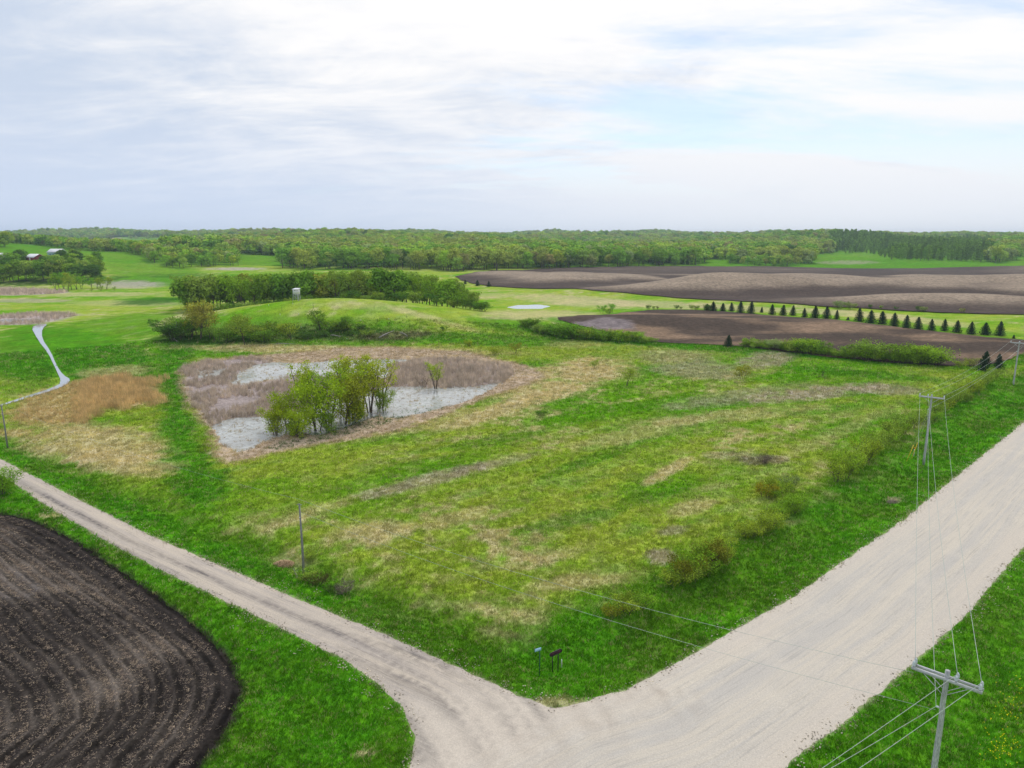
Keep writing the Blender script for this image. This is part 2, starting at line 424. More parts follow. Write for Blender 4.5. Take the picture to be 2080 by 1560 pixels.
def cover(x, y, z, fine=True):
    """base colour of the ground cover at world points, and a 0..1 'grassiness'"""
    x = np.asarray(x, float); y = np.asarray(y, float)
    px, py = project(x, y, z)
    r = np.hypot(x, y)
    sc = np.clip(r / 90, 0.8, 4)
    # streaks of matted grass along the mowing direction
    u = (x * 0.8 + y * 0.6); v = (-x * 0.6 + y * 0.8)
    n1 = fbm(u / 19, v / 8, 4, 21); n2 = fbm(u / 4.2, v / 2.4, 4, 31); k3 = np.where(r > 220, r / 220, 1.0)
    n3 = np.where(r > 220, fbm(x / 3.0, y / 4.5, 3, 43), fbm(x / 1.1, y / 1.1, 2, 41))
    nl = fbm(x / 55, y / 55, 3, 51)
    C = np.zeros(x.shape + (3,))
    m = sstep(0.30, 0.62, n1 * 0.6 + nl * 0.4)
    C[:] = LUSH * 0.35 + MID * 0.65
    C = C * (1 - m[..., None]) + YEL * m[..., None] * 0.9
    gd = np.clip(sstep(0.46, 0.74, n2 * 0.6 + n1 * 0.4), 0, 1)[..., None]
    C = C * (1 - gd * 0.85) + MID * gd * 0.85
    dry = sstep(0.47, 0.70, n2 * 0.45 + n1 * 0.25 + n3 * 0.30) * (0.25 + 0.6 * sstep(.4, .62, fbm(u / 34, v / 16, 3, 91)))
    fade = sstep(900, 500, r)
    C = C * (1 - (dry * fade)[..., None]) + TAN * (dry * fade)[..., None]
    wob = (n2 - 0.5) * 1.7 + (n3 - 0.5) * 1.0
    lush = np.zeros(x.shape)
    for (cx, cy, rx, ry, rot, amt) in LUSHP:
        e = ell(px, py, cx, cy, rx, ry, rot)
        lush = np.maximum(lush, amt * sstep(1.35, 0.55, e + wob * 0.5))
    far = r > 700
    lush = np.where(far, np.maximum(lush, 0.7), lush)
    for P, w0 in ((ROAD, 11.0), (SIDE, 6.5)):
        s = sd(P, x, y, 16)
        lush = np.maximum(lush, sstep(w0 + 2.5, w0 - 3.5, -s + wob * 2.2) * 0.97)
    lush = np.maximum(lush, sstep(-1.5, 1.5, sd(LANE, x, y, 8) + wob * 1.6) * .95)
    lush = np.maximum(lush, ((y < 70) & (x > 20) & (sd(ROAD, x, y, 16) < 0) & (x * 0.62 - y * 0.78 > -12)) * 1.0)
    sn = sd(NF_B, x, y, 12)
    lush = np.maximum(lush, sstep(12, 9, -sn) * 1.0)
    lush = np.maximum(lush, sstep(6, 2, -sd(MFIELD, x, y, 12) + wob) * 0.9)
    lv = fbm(x / 3.2, y / 3.2, 3, 61); lw = fbm(x / 0.8, y / 0.8, 2, 71)
    LC = LUSH * (0.86 + 0.34 * lv[..., None]) + np.array([.030, .035, .0]) * sstep(0.35, 0.8, lw * 0.6 + lv * 0.4)[..., None]
    bl = sstep(.42, .7, fbm(x / 7, y / 7, 3, 101))[..., None]
    LC = LC * (1 - .5 * bl) + np.array([.095, .19, .014]) * .5 * bl
    C = C * (1 - lush[..., None]) + LC * lush[..., None]
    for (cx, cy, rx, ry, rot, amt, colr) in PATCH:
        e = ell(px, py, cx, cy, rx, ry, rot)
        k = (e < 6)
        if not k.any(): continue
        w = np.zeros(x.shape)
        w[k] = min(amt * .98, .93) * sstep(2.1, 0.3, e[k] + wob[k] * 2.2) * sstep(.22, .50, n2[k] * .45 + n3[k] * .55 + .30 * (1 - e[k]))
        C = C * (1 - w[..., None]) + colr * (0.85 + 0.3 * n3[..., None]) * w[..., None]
    # wetland
    s = sd(POND, x, y, 12) + wob * 2.0
    w = sstep(-1.5, 1.0, s)[..., None]
    C = C * (1 - w) + (BRN * (0.75 + 0.5 * n3[..., None])) * w
    w = (sstep(-1, 1.5, np.maximum(sd(REED1, x, y), sd(REED2, x, y)) + wob))[..., None]
    C = C * (1 - w) + PUR * 0.75 * w
    for P, k in ((LMARSH, PUR), (ULREED, PUR * 1.05)):
        w = sstep(-3, 3, sd(P, x, y, 12) + wob * 3)[..., None]
        C = C * (1 - w) + k * (0.8 + 0.4 * n3[..., None]) * w
    w = (sstep(-3, 1.5, sd(OREED, x, y) + wob * 2) * 0.8)[..., None]
    C = C * (1 - w) + ORG * 0.85 * w
    wd = np.full(x.shape, -9.0)
    for P, dep in WATERS[:3]:
        wd = np.maximum(wd, sd(P, x, y, 9))
    w = sstep(0.2, 1.2, wd)[..., None]
    C = C * (1 - w) + np.array([.10, .09, .07]) * w
    # bare dirty margin of the roads
    for P in (ROAD, SIDE):
        s = sd(P, x, y, 16)
        w = (sstep(-0.22, 0.12, s + (n3 - 0.55) * 0.3) * .6)[..., None]
        C = C * (1 - w) + np.array([.50, .42, .32]) * w
    w = sstep(-0.6, 0.1, sn + (n3 - .5) * .6)[..., None]
    C = C * (1 - w) + SOIL * w
    return np.clip(C, 0.004, 0.9)


# ------------------------------------------------------------------ mesh helpers
def mesh_np(name, V, F, smooth=False):
    me = bpy.data.meshes.new(name)
    V = np.ascontiguousarray(V, dtype=np.float32); 
    Fs = F if isinstance(F, list) else [F]
    Fs = [np.asarray(f, dtype=np.int32) for f in Fs if len(f)]
    nl = sum(f.size for f in Fs); nf = sum(len(f) for f in Fs)
    me.vertices.add(len(V)); me.vertices.foreach_set('co', V.ravel())
    me.loops.add(nl); me.loops.foreach_set('vertex_index', np.concatenate([f.ravel() for f in Fs]))
    tot = np.concatenate([np.full(len(f), f.shape[1], np.int32) for f in Fs])
    st = np.concatenate([[0], np.cumsum(tot)[:-1]]).astype(np.int32)
    me.polygons.add(nf); me.polygons.foreach_set('loop_start', st)
    if smooth: me.polygons.foreach_set('use_smooth', np.ones(nf, bool))
    me.update(calc_edges=True)
    return me


def attr_color(me, name, C):
    a = me.attributes.new(name, 'FLOAT_COLOR', 'POINT')
    c4 = np.ones((len(C), 4), np.float32); c4[:, :3] = C
    a.data.foreach_set('color', c4.ravel())


def attr_float(me, name, v):
    a = me.attributes.new(name, 'FLOAT', 'POINT')
    a.data.foreach_set('value', np.asarray(v, np.float32))


def link(name, me, mat=None, parent=None, loc=None, **props):
    o = bpy.data.objects.new(name, me)
    COL.objects.link(o)
    if mat is not None:
        if not me.materials: me.materials.append(mat)
    if parent is not None: o.parent = parent
    if loc is not None: o.location = loc
    for k, v in props.items(): o[k] = v
    return o


def empty(name, loc, rz=0.0, scale=1.0, **props):
    o = bpy.data.objects.new(name, None)
    COL.objects.link(o)
    o.empty_display_size = 0.3
    o.location = loc; o.rotation_euler = (0, 0, rz); o.scale = (scale,) * 3 if isinstance(scale, (int, float)) else scale
    for k, v in props.items(): o[k] = v
    return o


class Acc:
    def __init__(s):
        s.V = []; s.Q = []; s.T = []; s.n = 0

    def add(s, V, Q=None, T=None):
        s.V.append(np.asarray(V, float))
        if Q is not None and len(Q): s.Q.append(np.asarray(Q) + s.n)
        if T is not None and len(T): s.T.append(np.asarray(T) + s.n)
        s.n += len(V)

    def tube(s, pts, rad, k=6, caps=True):
        pts = np.asarray(pts, float); n = len(pts)
        if np.isscalar(rad): rad = [rad] * n
        tang = np.gradient(pts, axis=0)
        tang /= np.linalg.norm(tang, axis=1)[:, None] + 1e-9
        ref = np.array([0, 0, 1.0]) if abs(tang[0][2]) < 0.9 else np.array([1.0, 0, 0])
        rings = []
        for i in range(n):
            a = np.cross(tang[i], ref); a /= np.linalg.norm(a) + 1e-9
            b = np.cross(tang[i], a)
            th = np.arange(k) * 2 * math.pi / k
            rings.append(pts[i] + rad[i] * (np.cos(th)[:, None] * a + np.sin(th)[:, None] * b))
        V = np.concatenate(rings)
        Q = [(i * k + j, i * k + (j + 1) % k, (i + 1) * k + (j + 1) % k, (i + 1) * k + j) for i in range(n - 1) for j in range(k)]
        T = []
        if caps:
            V = np.concatenate([V, pts[:1], pts[-1:]])
            T = [(n * k, (j + 1) % k, j) for j in range(k)] + [(n * k + 1, (n - 1) * k + j, (n - 1) * k + (j + 1) % k) for j in range(k)]
        s.add(V, Q, T)
        return s

    def box(s, c, size, rot=None, bev=0.0):
        c = np.asarray(c, float); h = np.asarray(size, float) / 2
        V = np.array([(x, y, z) for z in (-1, 1) for y in (-1, 1) for x in (-1, 1)], float) * h
        if rot is not None: V = V @ np.array(rot).T
        s.add(V + c, [(0, 2, 3, 1), (4, 5, 7, 6), (0, 1, 5, 4), (2, 6, 7, 3), (0, 4, 6, 2), (1, 3, 7, 5)])
        return s

    def bar(s, a, b, w, h=None):
        a = np.asarray(a, float); b = np.asarray(b, float); h = h or w
        d = b - a; l = np.linalg.norm(d); d /= l
        up = np.array([0, 0, 1.0]) if abs(d[2]) < 0.95 else np.array([0, 1.0, 0])
        sx = np.cross(d, up); sx /= np.linalg.norm(sx); u = np.cross(sx, d)
        return s.box((a + b) / 2, (w, l, h), rot=np.stack([sx, d, u], 1))

    def leaves(s, Cn, size, rng, flat=0.0, aspect=0.6, out=None):
        n = len(Cn)
        w = rng.normal(size=(n, 3)); w /= np.linalg.norm(w, axis=1)[:, None]
        if out is not None: w = w * .75 + out
        w /= np.linalg.norm(w, axis=1)[:, None]
        u = np.cross(w, rng.normal(size=(n, 3))); u /= np.linalg.norm(u, axis=1)[:, None]
        v = np.cross(w, u)
        a = (size * (0.6 + 0.8 * rng.rand(n)))[:, None]
        V = np.stack([Cn - u * a, Cn + v * a * aspect, Cn + u * a, Cn - v * a * aspect], 1).reshape(-1, 3)
        s.add(V, np.arange(4 * n).reshape(n, 4))
        return s

    def mesh(s, name, smooth=False):
        F = []
        if s.Q: F.append(np.concatenate(s.Q))
        if s.T: F.append(np.concatenate(s.T))
        return mesh_np(name, np.concatenate(s.V), F, smooth)


# ------------------------------------------------------------------ materials
def mat_new(name):
    m = bpy.data.materials.new(name); m.use_nodes = True
    t = m.node_tree; t.nodes.clear()
    out = t.nodes.new('ShaderNodeOutputMaterial')
    return m, t, out


class NB:
    def __init__(s, t): s.t = t

    def n(s, typ, **kw):
        x = s.t.nodes.new(typ)
        for k, v in kw.items():
            if k.startswith('i_'):
                key = k[2:]
                x.inputs[int(key) if key.isdigit() else key].default_value = v
            else: setattr(x, k, v)
        return x

    def l(s, a, b): s.t.links.new(a, b)

    def noise(s, vec, scale, detail=4, rough=.6, dist=0):
        x = s.n('ShaderNodeTexNoise'); x.inputs['Scale'].default_value = scale; x.inputs['Detail'].default_value = detail
        x.inputs['Roughness'].default_value = rough; x.inputs['Distortion'].default_value = dist
        if vec is not None: s.l(vec, x.inputs['Vector'])
        return x.outputs[0]

    def ramp(s, v, a, b, c=0., d=1., smooth=True):
        x = s.n('ShaderNodeMapRange'); x.interpolation_type = 'SMOOTHSTEP' if smooth else 'LINEAR'
        for i, q in enumerate((a, b, c, d)): x.inputs[i + 1].default_value = q
        s.l(v, x.inputs[0]); return x.outputs[0]

    def mix(s, f, a, b, blend='MIX'):
        x = s.n('ShaderNodeMix'); x.data_type = 'RGBA'; x.blend_type = blend
        if isinstance(f, (int, float)): x.inputs[0].default_value = f
        else: s.l(f, x.inputs[0])
        for k, v in ((6, a), (7, b)):
            if isinstance(v, tuple): x.inputs[k].default_value = (*v, 1)
            else: s.l(v, x.inputs[k])
        return x.outputs[2]

    def math(s, op, a, b=0.0):
        x = s.n('ShaderNodeMath'); x.operation = op
        for i, v in enumerate((a, b)):
            if isinstance(v, (int, float)): x.inputs[i].default_value = v
            else: s.l(v, x.inputs[i])
        return x.outputs[0]

    def scale_col(s, col, fac):
        x = s.n('ShaderNodeVectorMath', operation='SCALE')
        s.l(col, x.inputs[0]); s.l(fac, x.inputs['Scale']); return x.outputs[0]

    def bsdf(s, out, col, rough=.95, spec=.1, bump=None, bstr=.3, bdist=.1, metallic=0):
        b = s.n('ShaderNodeBsdfPrincipled')
        if isinstance(col, tuple): b.inputs['Base Color'].default_value = (*col, 1)
        else: s.l(col, b.inputs['Base Color'])
        b.inputs['Roughness'].default_value = rough; b.inputs['Specular IOR Level'].default_value = spec
        b.inputs['Metallic'].default_value = metallic
        if bump is not None:
            bp = s.n('ShaderNodeBump'); bp.inputs['Strength'].default_value = bstr; bp.inputs['Distance'].default_value = bdist
            s.l(bump, bp.inputs['Height']); s.l(bp.outputs[0], b.inputs['Normal'])
        s.l(b.outputs[0], out.inputs[0]); return b


def m_ground():
    m, t, out = mat_new('ground_cover'); B = NB(t)
    a = B.n('ShaderNodeAttribute', attribute_name='col')
    geo = B.n('ShaderNodeNewGeometry'); P = geo.outputs['Position']
    n1 = B.noise(P, 2.6, 5, .7); n2 = B.noise(P, 0.35, 4, .6)
    f = B.math('MULTIPLY', B.ramp(n1, .3, .72, .66, 1.36), B.ramp(n2, .3, .7, .85, 1.15))
    col = B.scale_col(a.outputs['Color'], f)
    B.bsdf(out, col, 1.0, 0.0, B.noise(P, 3.0, 4, .7), .55, .25)
    return m


def m_leaf(name, inst, trans=.35, jit=.35):
    m, t, out = mat_new(name); B = NB(t)
    if inst:
        a = B.n('ShaderNodeAttribute', attribute_name='tint'); a.attribute_type = 'INSTANCER'; col = a.outputs['Color']
    else:
        a = B.n('ShaderNodeObjectInfo'); col = a.outputs['Color']
    geo = B.n('ShaderNodeNewGeometry')
    ri = B.ramp(geo.outputs['Random Per Island'], 0, 1, 1 - jit, 1 + jit, False)
    n = B.noise(geo.outputs['Position'], .5, 3, .6)
    c2 = B.scale_col(col, B.math('MULTIPLY', ri, B.ramp(n, .3, .7, .8, 1.22)))
    d = B.n('ShaderNodeBsdfDiffuse'); B.l(c2, d.inputs[0])
    tr = B.n('ShaderNodeBsdfTranslucent'); B.l(B.mix(1.0, c2, (1.0, 1.0, .55), 'MULTIPLY'), tr.inputs[0])
    mx = B.n('ShaderNodeMixShader'); mx.inputs[0].default_value = trans
    B.l(d.outputs[0], mx.inputs[1]); B.l(tr.outputs[0], mx.inputs[2]); B.l(mx.outputs[0], out.inputs[0])
    return m


def m_simple(name, c1, c2=None, scale=4.0, rough=.8, spec=.2, stretch=None, bstr=.2, metallic=0):
    m, t, out = mat_new(name); B = NB(t)
    tcn = B.n('ShaderNodeTexCoord'); v = tcn.outputs['Object']
    if stretch:
        mp = B.n('ShaderNodeMapping'); mp.inputs['Scale'].default_value = stretch; B.l(v, mp.inputs[0]); v = mp.outputs[0]
    n = B.noise(v, scale, 5, .65)
    col = B.mix(B.ramp(n, .35, .65), c1, c2 or tuple(x * .7 for x in c1))
    B.bsdf(out, col, rough, spec, n, bstr, .02, metallic)
    return m


def m_water(nm='shallow_water', SC=(.12, .8), base=(.24, .24, .22)):
    m, t, out = mat_new(nm); B = NB(t)
    geo = B.n('ShaderNodeNewGeometry'); P = geo.outputs['Position']
    mp = B.n('ShaderNodeMapping'); mp.inputs['Scale'].default_value = (1, 1, 1); B.l(P, mp.inputs[0])
    n = B.noise(mp.outputs[0], 1.1, 8, .78, .2)
    scum_sheen = B.math('MULTIPLY', B.ramp(n, .34, .68, SC[0], SC[1]), B.ramp(B.noise(P, .12, 3, .5), .35, .6, .45, 1.0))
    nb = B.noise(P, 1.3, 2, .5)
    b = B.n('ShaderNodeBsdfPrincipled'); b.inputs['Base Color'].default_value = (*base, 1)
    b.inputs['Roughness'].default_value = .06; b.inputs['IOR'].default_value = 1.33; b.inputs['Specular IOR Level'].default_value = 1.0
    bp = B.n('ShaderNodeBump'); bp.inputs['Strength'].default_value = .12; bp.inputs['Distance'].default_value = .02
    B.l(nb, bp.inputs['Height']); B.l(bp.outputs[0], b.inputs['Normal'])
    d = B.n('ShaderNodeBsdfDiffuse'); d.inputs[0].default_value = (.60, .62, .60, 1)  # pale layer: floating scum plus bright sky reflection put into the colour
    mx = B.n('ShaderNodeMixShader'); B.l(scum_sheen, mx.inputs[0]); B.l(b.outputs[0], mx.inputs[1]); B.l(d.outputs[0], mx.inputs[2])
    B.l(mx.outputs[0], out.inputs[0])
    return m


def m_road(name, base, alt, dark, wear):
    """gravel: 'along' and 'across' attributes carry wheel tracks; 'rut' carries wet mud"""
    m, t, out = mat_new(name); B = NB(t)
    geo = B.n('ShaderNodeNewGeometry'); P = geo.outputs['Position']
    ac = B.n('ShaderNodeAttribute', attribute_name='across'); al = B.n('ShaderNodeAttribute', attribute_name='along')
    rt = B.n('ShaderNodeAttribute', attribute_name='rut')
    cx = B.n('ShaderNodeCombineXYZ'); B.l(B.math('MULTIPLY', al.outputs['Fac'], .035), cx.inputs[0]); B.l(ac.outputs['Fac'], cx.inputs[1])
    st = B.noise(cx.outputs[0], .8, 7, .72, .1)
    st2 = B.noise(cx.outputs[0], 5.0, 4, .7)
    blot = B.noise(P, .30, 4, .6)
    fine = B.noise(P, 9, 5, .75)
    sp = B.noise(P, 28, 2, .6)
    col = B.mix(B.ramp(st, .38, .62), base, alt)
    col = B.mix(B.math('MULTIPLY', B.ramp(st2, .52, .68), wear), col, tuple(x * .75 for x in base))
    col = B.mix(B.math('MULTIPLY', B.ramp(blot, .45, .75), .35), col, tuple(x * 1.1 for x in alt))
    bl = B.n('ShaderNodeAttribute', attribute_name='blend')
    col = B.mix(bl.outputs['Fac'], col, (.595, .525, .44))
    mud = B.math('MULTIPLY', rt.outputs['Fac'], B.ramp(B.noise(cx.outputs[0], 9.0, 4, .7), .30, .55, .35, 1.0))
    col = B.mix(mud, col, dark)
    col = B.scale_col(col, B.math('MULTIPLY', B.ramp(fine, .25, .75, .84, 1.13), B.ramp(sp, .25, .75, .90, 1.09)))
    B.bsdf(out, col, .93, .12, B.math('ADD', fine, B.math('MULTIPLY', sp, .5)), .45, .04)
    return m


def m_soil_rings(name):
    m, t, out = mat_new(name); B = NB(t)
    a = B.n('ShaderNodeAttribute', attribute_name='col'); rg_ = B.n('ShaderNodeAttribute', attribute_name='ring')
    geo = B.n('ShaderNodeNewGeometry'); P = geo.outputs['Position']
    n1 = B.noise(P, 6.0, 6, .75); n3 = B.noise(P, .35, 3, .6); n4 = B.noise(P, 1.3, 3, .6)
    ph = B.math('ADD', B.math('MULTIPLY', rg_.outputs['Fac'], 2 * math.pi / 1.15), B.math('MULTIPLY', n4, 1.6))
    sn = B.math('SINE', ph); s2 = B.math('SINE', B.math('MULTIPLY', ph, 2.0))
    g = B.ramp(sn, -.2, .95); k = B.math('MULTIPLY', g, B.ramp(n3, .35, .6, .25, .72))
    f = B.math('MULTIPLY', B.ramp(n1, .3, .7, .55, 1.5), B.math('SUBTRACT', 1.0, k))
    hgt = B.math('ADD', B.math('MULTIPLY', sn, -.5), B.math('ADD', B.math('MULTIPLY', s2, .15), n1))
    B.bsdf(out, B.scale_col(a.outputs['Color'], f), .95, .05, hgt, .9, .16)
    return m


def m_soil(name, near):
    m, t, out = mat_new(name); B = NB(t)
    a = B.n('ShaderNodeAttribute', attribute_name='col')
    geo = B.n('ShaderNodeNewGeometry'); P = geo.outputs['Position']
    n1 = B.noise(P, 5.0 if near else .6, 6, .75); n2 = B.noise(P, .12 if not near else .4, 3, .6)
    f = B.math('MULTIPLY', B.ramp(n1, .3, .7, .62, 1.4), B.ramp(n2, .3, .7, .9, 1.12))
    B.bsdf(out, B.scale_col(a.outputs['Color'], f), .95, .1, n1, .8, .12 if near else .3)
    return m


M = dict(
    ground=m_ground(), water=m_water(), stream=m_water('stream_surface', (.0, .12), (.36, .39, .42)),  # stream base colour is lightened to carry the reflected sky
    leaf=m_leaf('tree_foliage', False, .20, .22), leafi=m_leaf('foliage_scattered', True, .15, .15), blade=m_leaf('grass_blades', True, .3, .3),
    twig=m_leaf('twiggy_foliage', False, .25, .4),
    bark=m_simple('bark', (.16, .13, .10), (.07, .055, .045), 3, .9, .1, (3, 3, .6), .5),
    barkpale=m_simple('pale_bark', (.42, .40, .36), (.25, .23, .20), 4, .9, .1, (3, 3, .6), .4),
    pole=m_simple('weathered_pole_wood', (.56, .57, .57), (.27, .27, .27), 6, .85, .15, (6, 6, .7), .4),
    beam=m_simple('crossarm_wood', (.58, .59, .60), (.38, .385, .39), 5, .8, .15, (1, 6, 6), .3),
    darkpole=m_simple('dark_pole_wood', (.30, .30, .29), (.16, .16, .155), 6, .85, .15, (6, 6, .7), .4),
    porc=m_simple('grey_porcelain', (.62, .66, .70), (.55, .58, .62), 4, .25, .5),
    steel=m_simple('galvanised_steel', (.35, .36, .37), (.25, .26, .27), 8, .45, .5, metallic=.7),
    wire=m_simple('aluminium_wire', (.45, .50, .45), (.36, .42, .38), 2, .5, .5, metallic=.3),
    white=m_simple('white_paint', (.78, .77, .80), (.68, .67, .70), 2, .6, .3),
    black=m_simple('black_metal', (.03, .03, .035), (.02, .02, .02), 8, .5, .3),
    maroon=m_simple('maroon_paint', (.13, .035, .055), (.05, .025, .045), 6, .5, .3),
    greenpost=m_simple('green_post_paint', (.03, .12, .07), (.02, .08, .05), 8, .6, .3),
    bluesign=m_simple('pale_blue_sign', (.42, .68, .85), (.30, .55, .78), 9, .4, .4),
    yellow=m_simple('yellow_plastic', (.75, .55, .05), (.65, .45, .03), 3, .5, .3),
    red=m_simple('barn_red', (.25, .05, .04), (.18, .035, .03), 3, .8, .2),
    roofw=m_simple('white_metal_roof', (.80, .80, .82), (.70, .70, .73), 2, .4, .4),
    teal=m_simple('pale_teal_siding', (.32, .50, .50), (.26, .42, .42), 2, .7, .2),
    straw=m_simple('straw', (.55, .40, .25), (.40, .27, .15), 6, .9, .1),
    glass=m_simple('dark_window', (.03, .035, .045), (.02, .02, .03), 3, .15, .5),
    dirt=m_simple('dug_dirt', (.30, .26, .20), (.20, .16, .12), 6, .95, .1),
    farsoil=m_soil('ploughed_soil_far', False), nearsoil=m_soil_rings('ploughed_soil_near'),
    road=m_road('gravel_main', (.51, .475, .425), (.59, .53, .44), (.33, .275, .22), .6),
    side=m_road('gravel_side', (.45, .395, .345), (.55, .475, .385), (.11, .10, .10), .85),
)

# ------------------------------------------------------------------ ground sheet
th = np.concatenate([np.radians(np.arange(-180, -46, 6.0)), np.radians(np.arange(-44, 44.01, 0.19)), np.radians(np.arange(48, 180, 6.0))])
rad = [0.0, 8.0]
r_ = 16.0
while r_ < 5600:
    rad.append(r_); r_ *= 1.0078
rad = np.array(rad)
TH, RD = np.meshgrid(th, rad)
GX = RD * np.sin(TH); GY = RD * np.cos(TH)
GZ = H(GX, GY)
GZ = np.where(RD < 16, -0.02, GZ)
nr, nth = GX.shape
idx = np.arange(nr * nth).reshape(nr, nth)
nx = np.roll(idx, -1, axis=1)
F = np.stack([idx[:-1], nx[:-1], nx[1:], idx[1:]], -1).reshape(-1, 4)
V = np.stack([GX, GY, GZ], -1).reshape(-1, 3)
me = mesh_np('ground', V, F, True)
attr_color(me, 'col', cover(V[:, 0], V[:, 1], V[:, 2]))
link('ground', me, M['ground'], kind='structure', label='rolling green and straw coloured meadow land')


def densify(P, step, amp, seed):
    out = []
    rng = np.random.RandomState(seed)
    P = np.asarray(P)
    for i in range(len(P)):
        a = P[i]; b = P[(i + 1) % len(P)]
        n = max(1, int(np.hypot(*(b - a)) / step))
        for k in range(n): out.append(a + (b - a) * k / n)
    out = np.array(out)
    if amp:
        ang = fbm(out[:, 0] / (step * 3), out[:, 1] / (step * 3), 3, seed) * 2 - 1
        ang2 = fbm(out[:, 0] / (step * 3), out[:, 1] / (step * 3), 3, seed + 9) * 2 - 1
        out = out + np.stack([ang, ang2], 1) * amp * 2
    return out


def sheet(name, P, step, edge, amp, zf, mat, seed=1, inner=None, **props):
    """tessellated sheet over polygon P; zf(x, y, d) gives its height, d = distance to the edge"""
    B = densify(P, edge, amp, seed)
    x0, y0 = B.min(0); x1, y1 = B.max(0)
    gx, gy = np.meshgrid(np.arange(x0, x1, step), np.arange(y0, y1, step))
    rng = np.random.RandomState(seed)
    gx = gx.ravel() + rng.uniform(-.3, .3, gx.size) * step; gy = gy.ravel() + rng.uniform(-.3, .3, gy.size) * step
    if inner is not None:
        k = inner(gx, gy); gx = gx[k]; gy = gy[k]
    d = sdist(B, gx, gy)
    k = d > edge * 0.5
    pts = [Vector(p) for p in B] + [Vector(p) for p in zip(gx[k], gy[k])]
    ed = [(i, (i + 1) % len(B)) for i in range(len(B))]
    vs, es, fs, *_ = delaunay_2d_cdt(pts, ed, [], 1, 1e-5)
    V2 = np.array([(v.x, v.y) for v in vs])
    dd = sdist(B, V2[:, 0], V2[:, 1])
    z = zf(V2[:, 0], V2[:, 1], dd)
    me = mesh_np(name, np.column_stack([V2, z]), np.array([f for f in fs if len(f) == 3]), True)
    # make sure the sheet faces up
    o = link(name, me, mat, **props)
    nrm = np.zeros(len(me.polygons) * 3, np.float32); me.polygons.foreach_get('normal', nrm)
    if nrm.reshape(-1, 3)[:, 2].mean() < 0: me.flip_normals()
    return o, V2, z, dd


# main gravel road
axis = np.array([rl[5][0] - rl[1][0], rl[5][1] - rl[1][1]]); axis /= np.hypot(*axis)
dense_far = lambda x, y: (y < 190) | ((np.floor(x) + np.floor(y)) % 4 == 0)
JX = np.array(near_l), np.array(rl[1])


def zroad(x, y, d):
    return 0.055 + 0.16 * sstep(0, 4, d) - 0.05 * sstep(0.6, 0, d)


o, V2, z, dd = sheet('gravel_road', ROAD, .55, .30, .13, zroad, M['road'], 3, lambda x, y: (y < 110) | ((np.floor(x / .55) + np.floor(y / .55)) % 4 == 0), kind='structure', label='wide pale gravel road')
L_edge = np.array(ROAD[:len(rl) + 2])


def polydist(Pl, x, y):
    best = np.full(x.shape, 1e9); s_at = np.zeros(x.shape); acc = 0
    for i in range(len(Pl) - 1):
        a = Pl[i]; e = Pl[i + 1] - a; l = np.hypot(*e)
        t = np.clip(((x - a[0]) * e[0] + (y - a[1]) * e[1]) / (l * l), 0, 1)
        dist = np.hypot(x - a[0] - e[0] * t, y - a[1] - e[1] * t)
        k = dist < best
        best = np.where(k, dist, best); s_at = np.where(k, acc + t * l, s_at); acc += l
    return best, s_at


ac, al = polydist(L_edge, V2[:, 0], V2[:, 1])
attr_float(o.data, 'across', ac); attr_float(o.data, 'along', al); AC = onz(430, 1640)[:2]


def arcs(x, y):
    d = np.hypot(x - AC[0], y - AC[1]) + (fbm(x / 9, y / 9, 2, 61) - .5) * 1.6
    a = sstep(.50, .78, vnoise(d * 2.4, d * 0 + 4, 5)) * .5 + sstep(.55, .85, vnoise(d * 6.1, d * 0 + 9, 6)) * .35
    return a * .9 * (.5 + .5 * sstep(.35, .65, fbm(x / 4, y / 4, 3, 73)))


attr_float(o.data, 'rut', np.clip(arcs(V2[:, 0], V2[:, 1]) * sstep(7, 1, sdist([rl[1], rl[0], near_l, tuple(np.array(near_l) + np.array([-30, 40])), tuple(np.array(rl[0]) + np.array([-30, 40]))], V2[:, 0], V2[:, 1]) * -1), 0, 1))
JD = sdist([rl[1], rl[0], near_l, tuple(np.array(near_l) + np.array([-3, 4])), tuple(np.array(rl[0]) + np.array([-3, 4]))], V2[:, 0], V2[:, 1])
attr_float(o.data, 'blend', np.maximum(sstep(-4.5, 0.5, JD + (fbm(V2[:, 0] / 2, V2[:, 1] / 2, 3, 3) - .5) * 3) * .95, .6 * sstep(2.2, .4, dd + (fbm(V2[:, 0] / 9, V2[:, 1] / 9, 3, 6) - .5) * 2.5)))
# side road
zside = lambda x, y, d: 0.045 + 0.10 * sstep(0, 2.5, d) * sstep(0.0, 2.0, -sd(ROAD, x, y, 10)) - 0.04 * sstep(.6, 0, d)
o, V2, z, dd = sheet('gravel_side_road', SIDE, .38, .28, .10, zside, M['side'], 5, kind='structure', label='rutted gravel side road')
T_edge = np.array(SIDE[:11]); ac, al = polydist(T_edge, V2[:, 0], V2[:, 1])
px_, py_ = project(V2[:, 0], V2[:, 1], z)
wr = fbm(al / 6, ac * 0 + 3.3, 3, 77)
rut = np.exp(-((ac - 2.0 - (wr - .5) * .5) / .26) ** 2) * (.55 + .45 * sstep(.35, .6, fbm(al / 9, ac * 0, 2, 5))) * sstep(560, 430, np.abs(px_ - 520)) + .7 * np.exp(-((ac - 4.6) / .22) ** 2) * sstep(90, 40, np.abs(px_ - 560)) + .5 * np.exp(-((ac - 3.3) / .2) ** 2) * sstep(300, 100, np.abs(px_ - 150))
attr_float(o.data, 'across', ac); attr_float(o.data, 'along', al); fl = sstep(-16, -5, sdist(ROAD, V2[:, 0], V2[:, 1]))
rut = np.maximum(rut * (1 - fl), arcs(V2[:, 0], V2[:, 1]) * sstep(-24, -10, sdist(ROAD, V2[:, 0], V2[:, 1])))
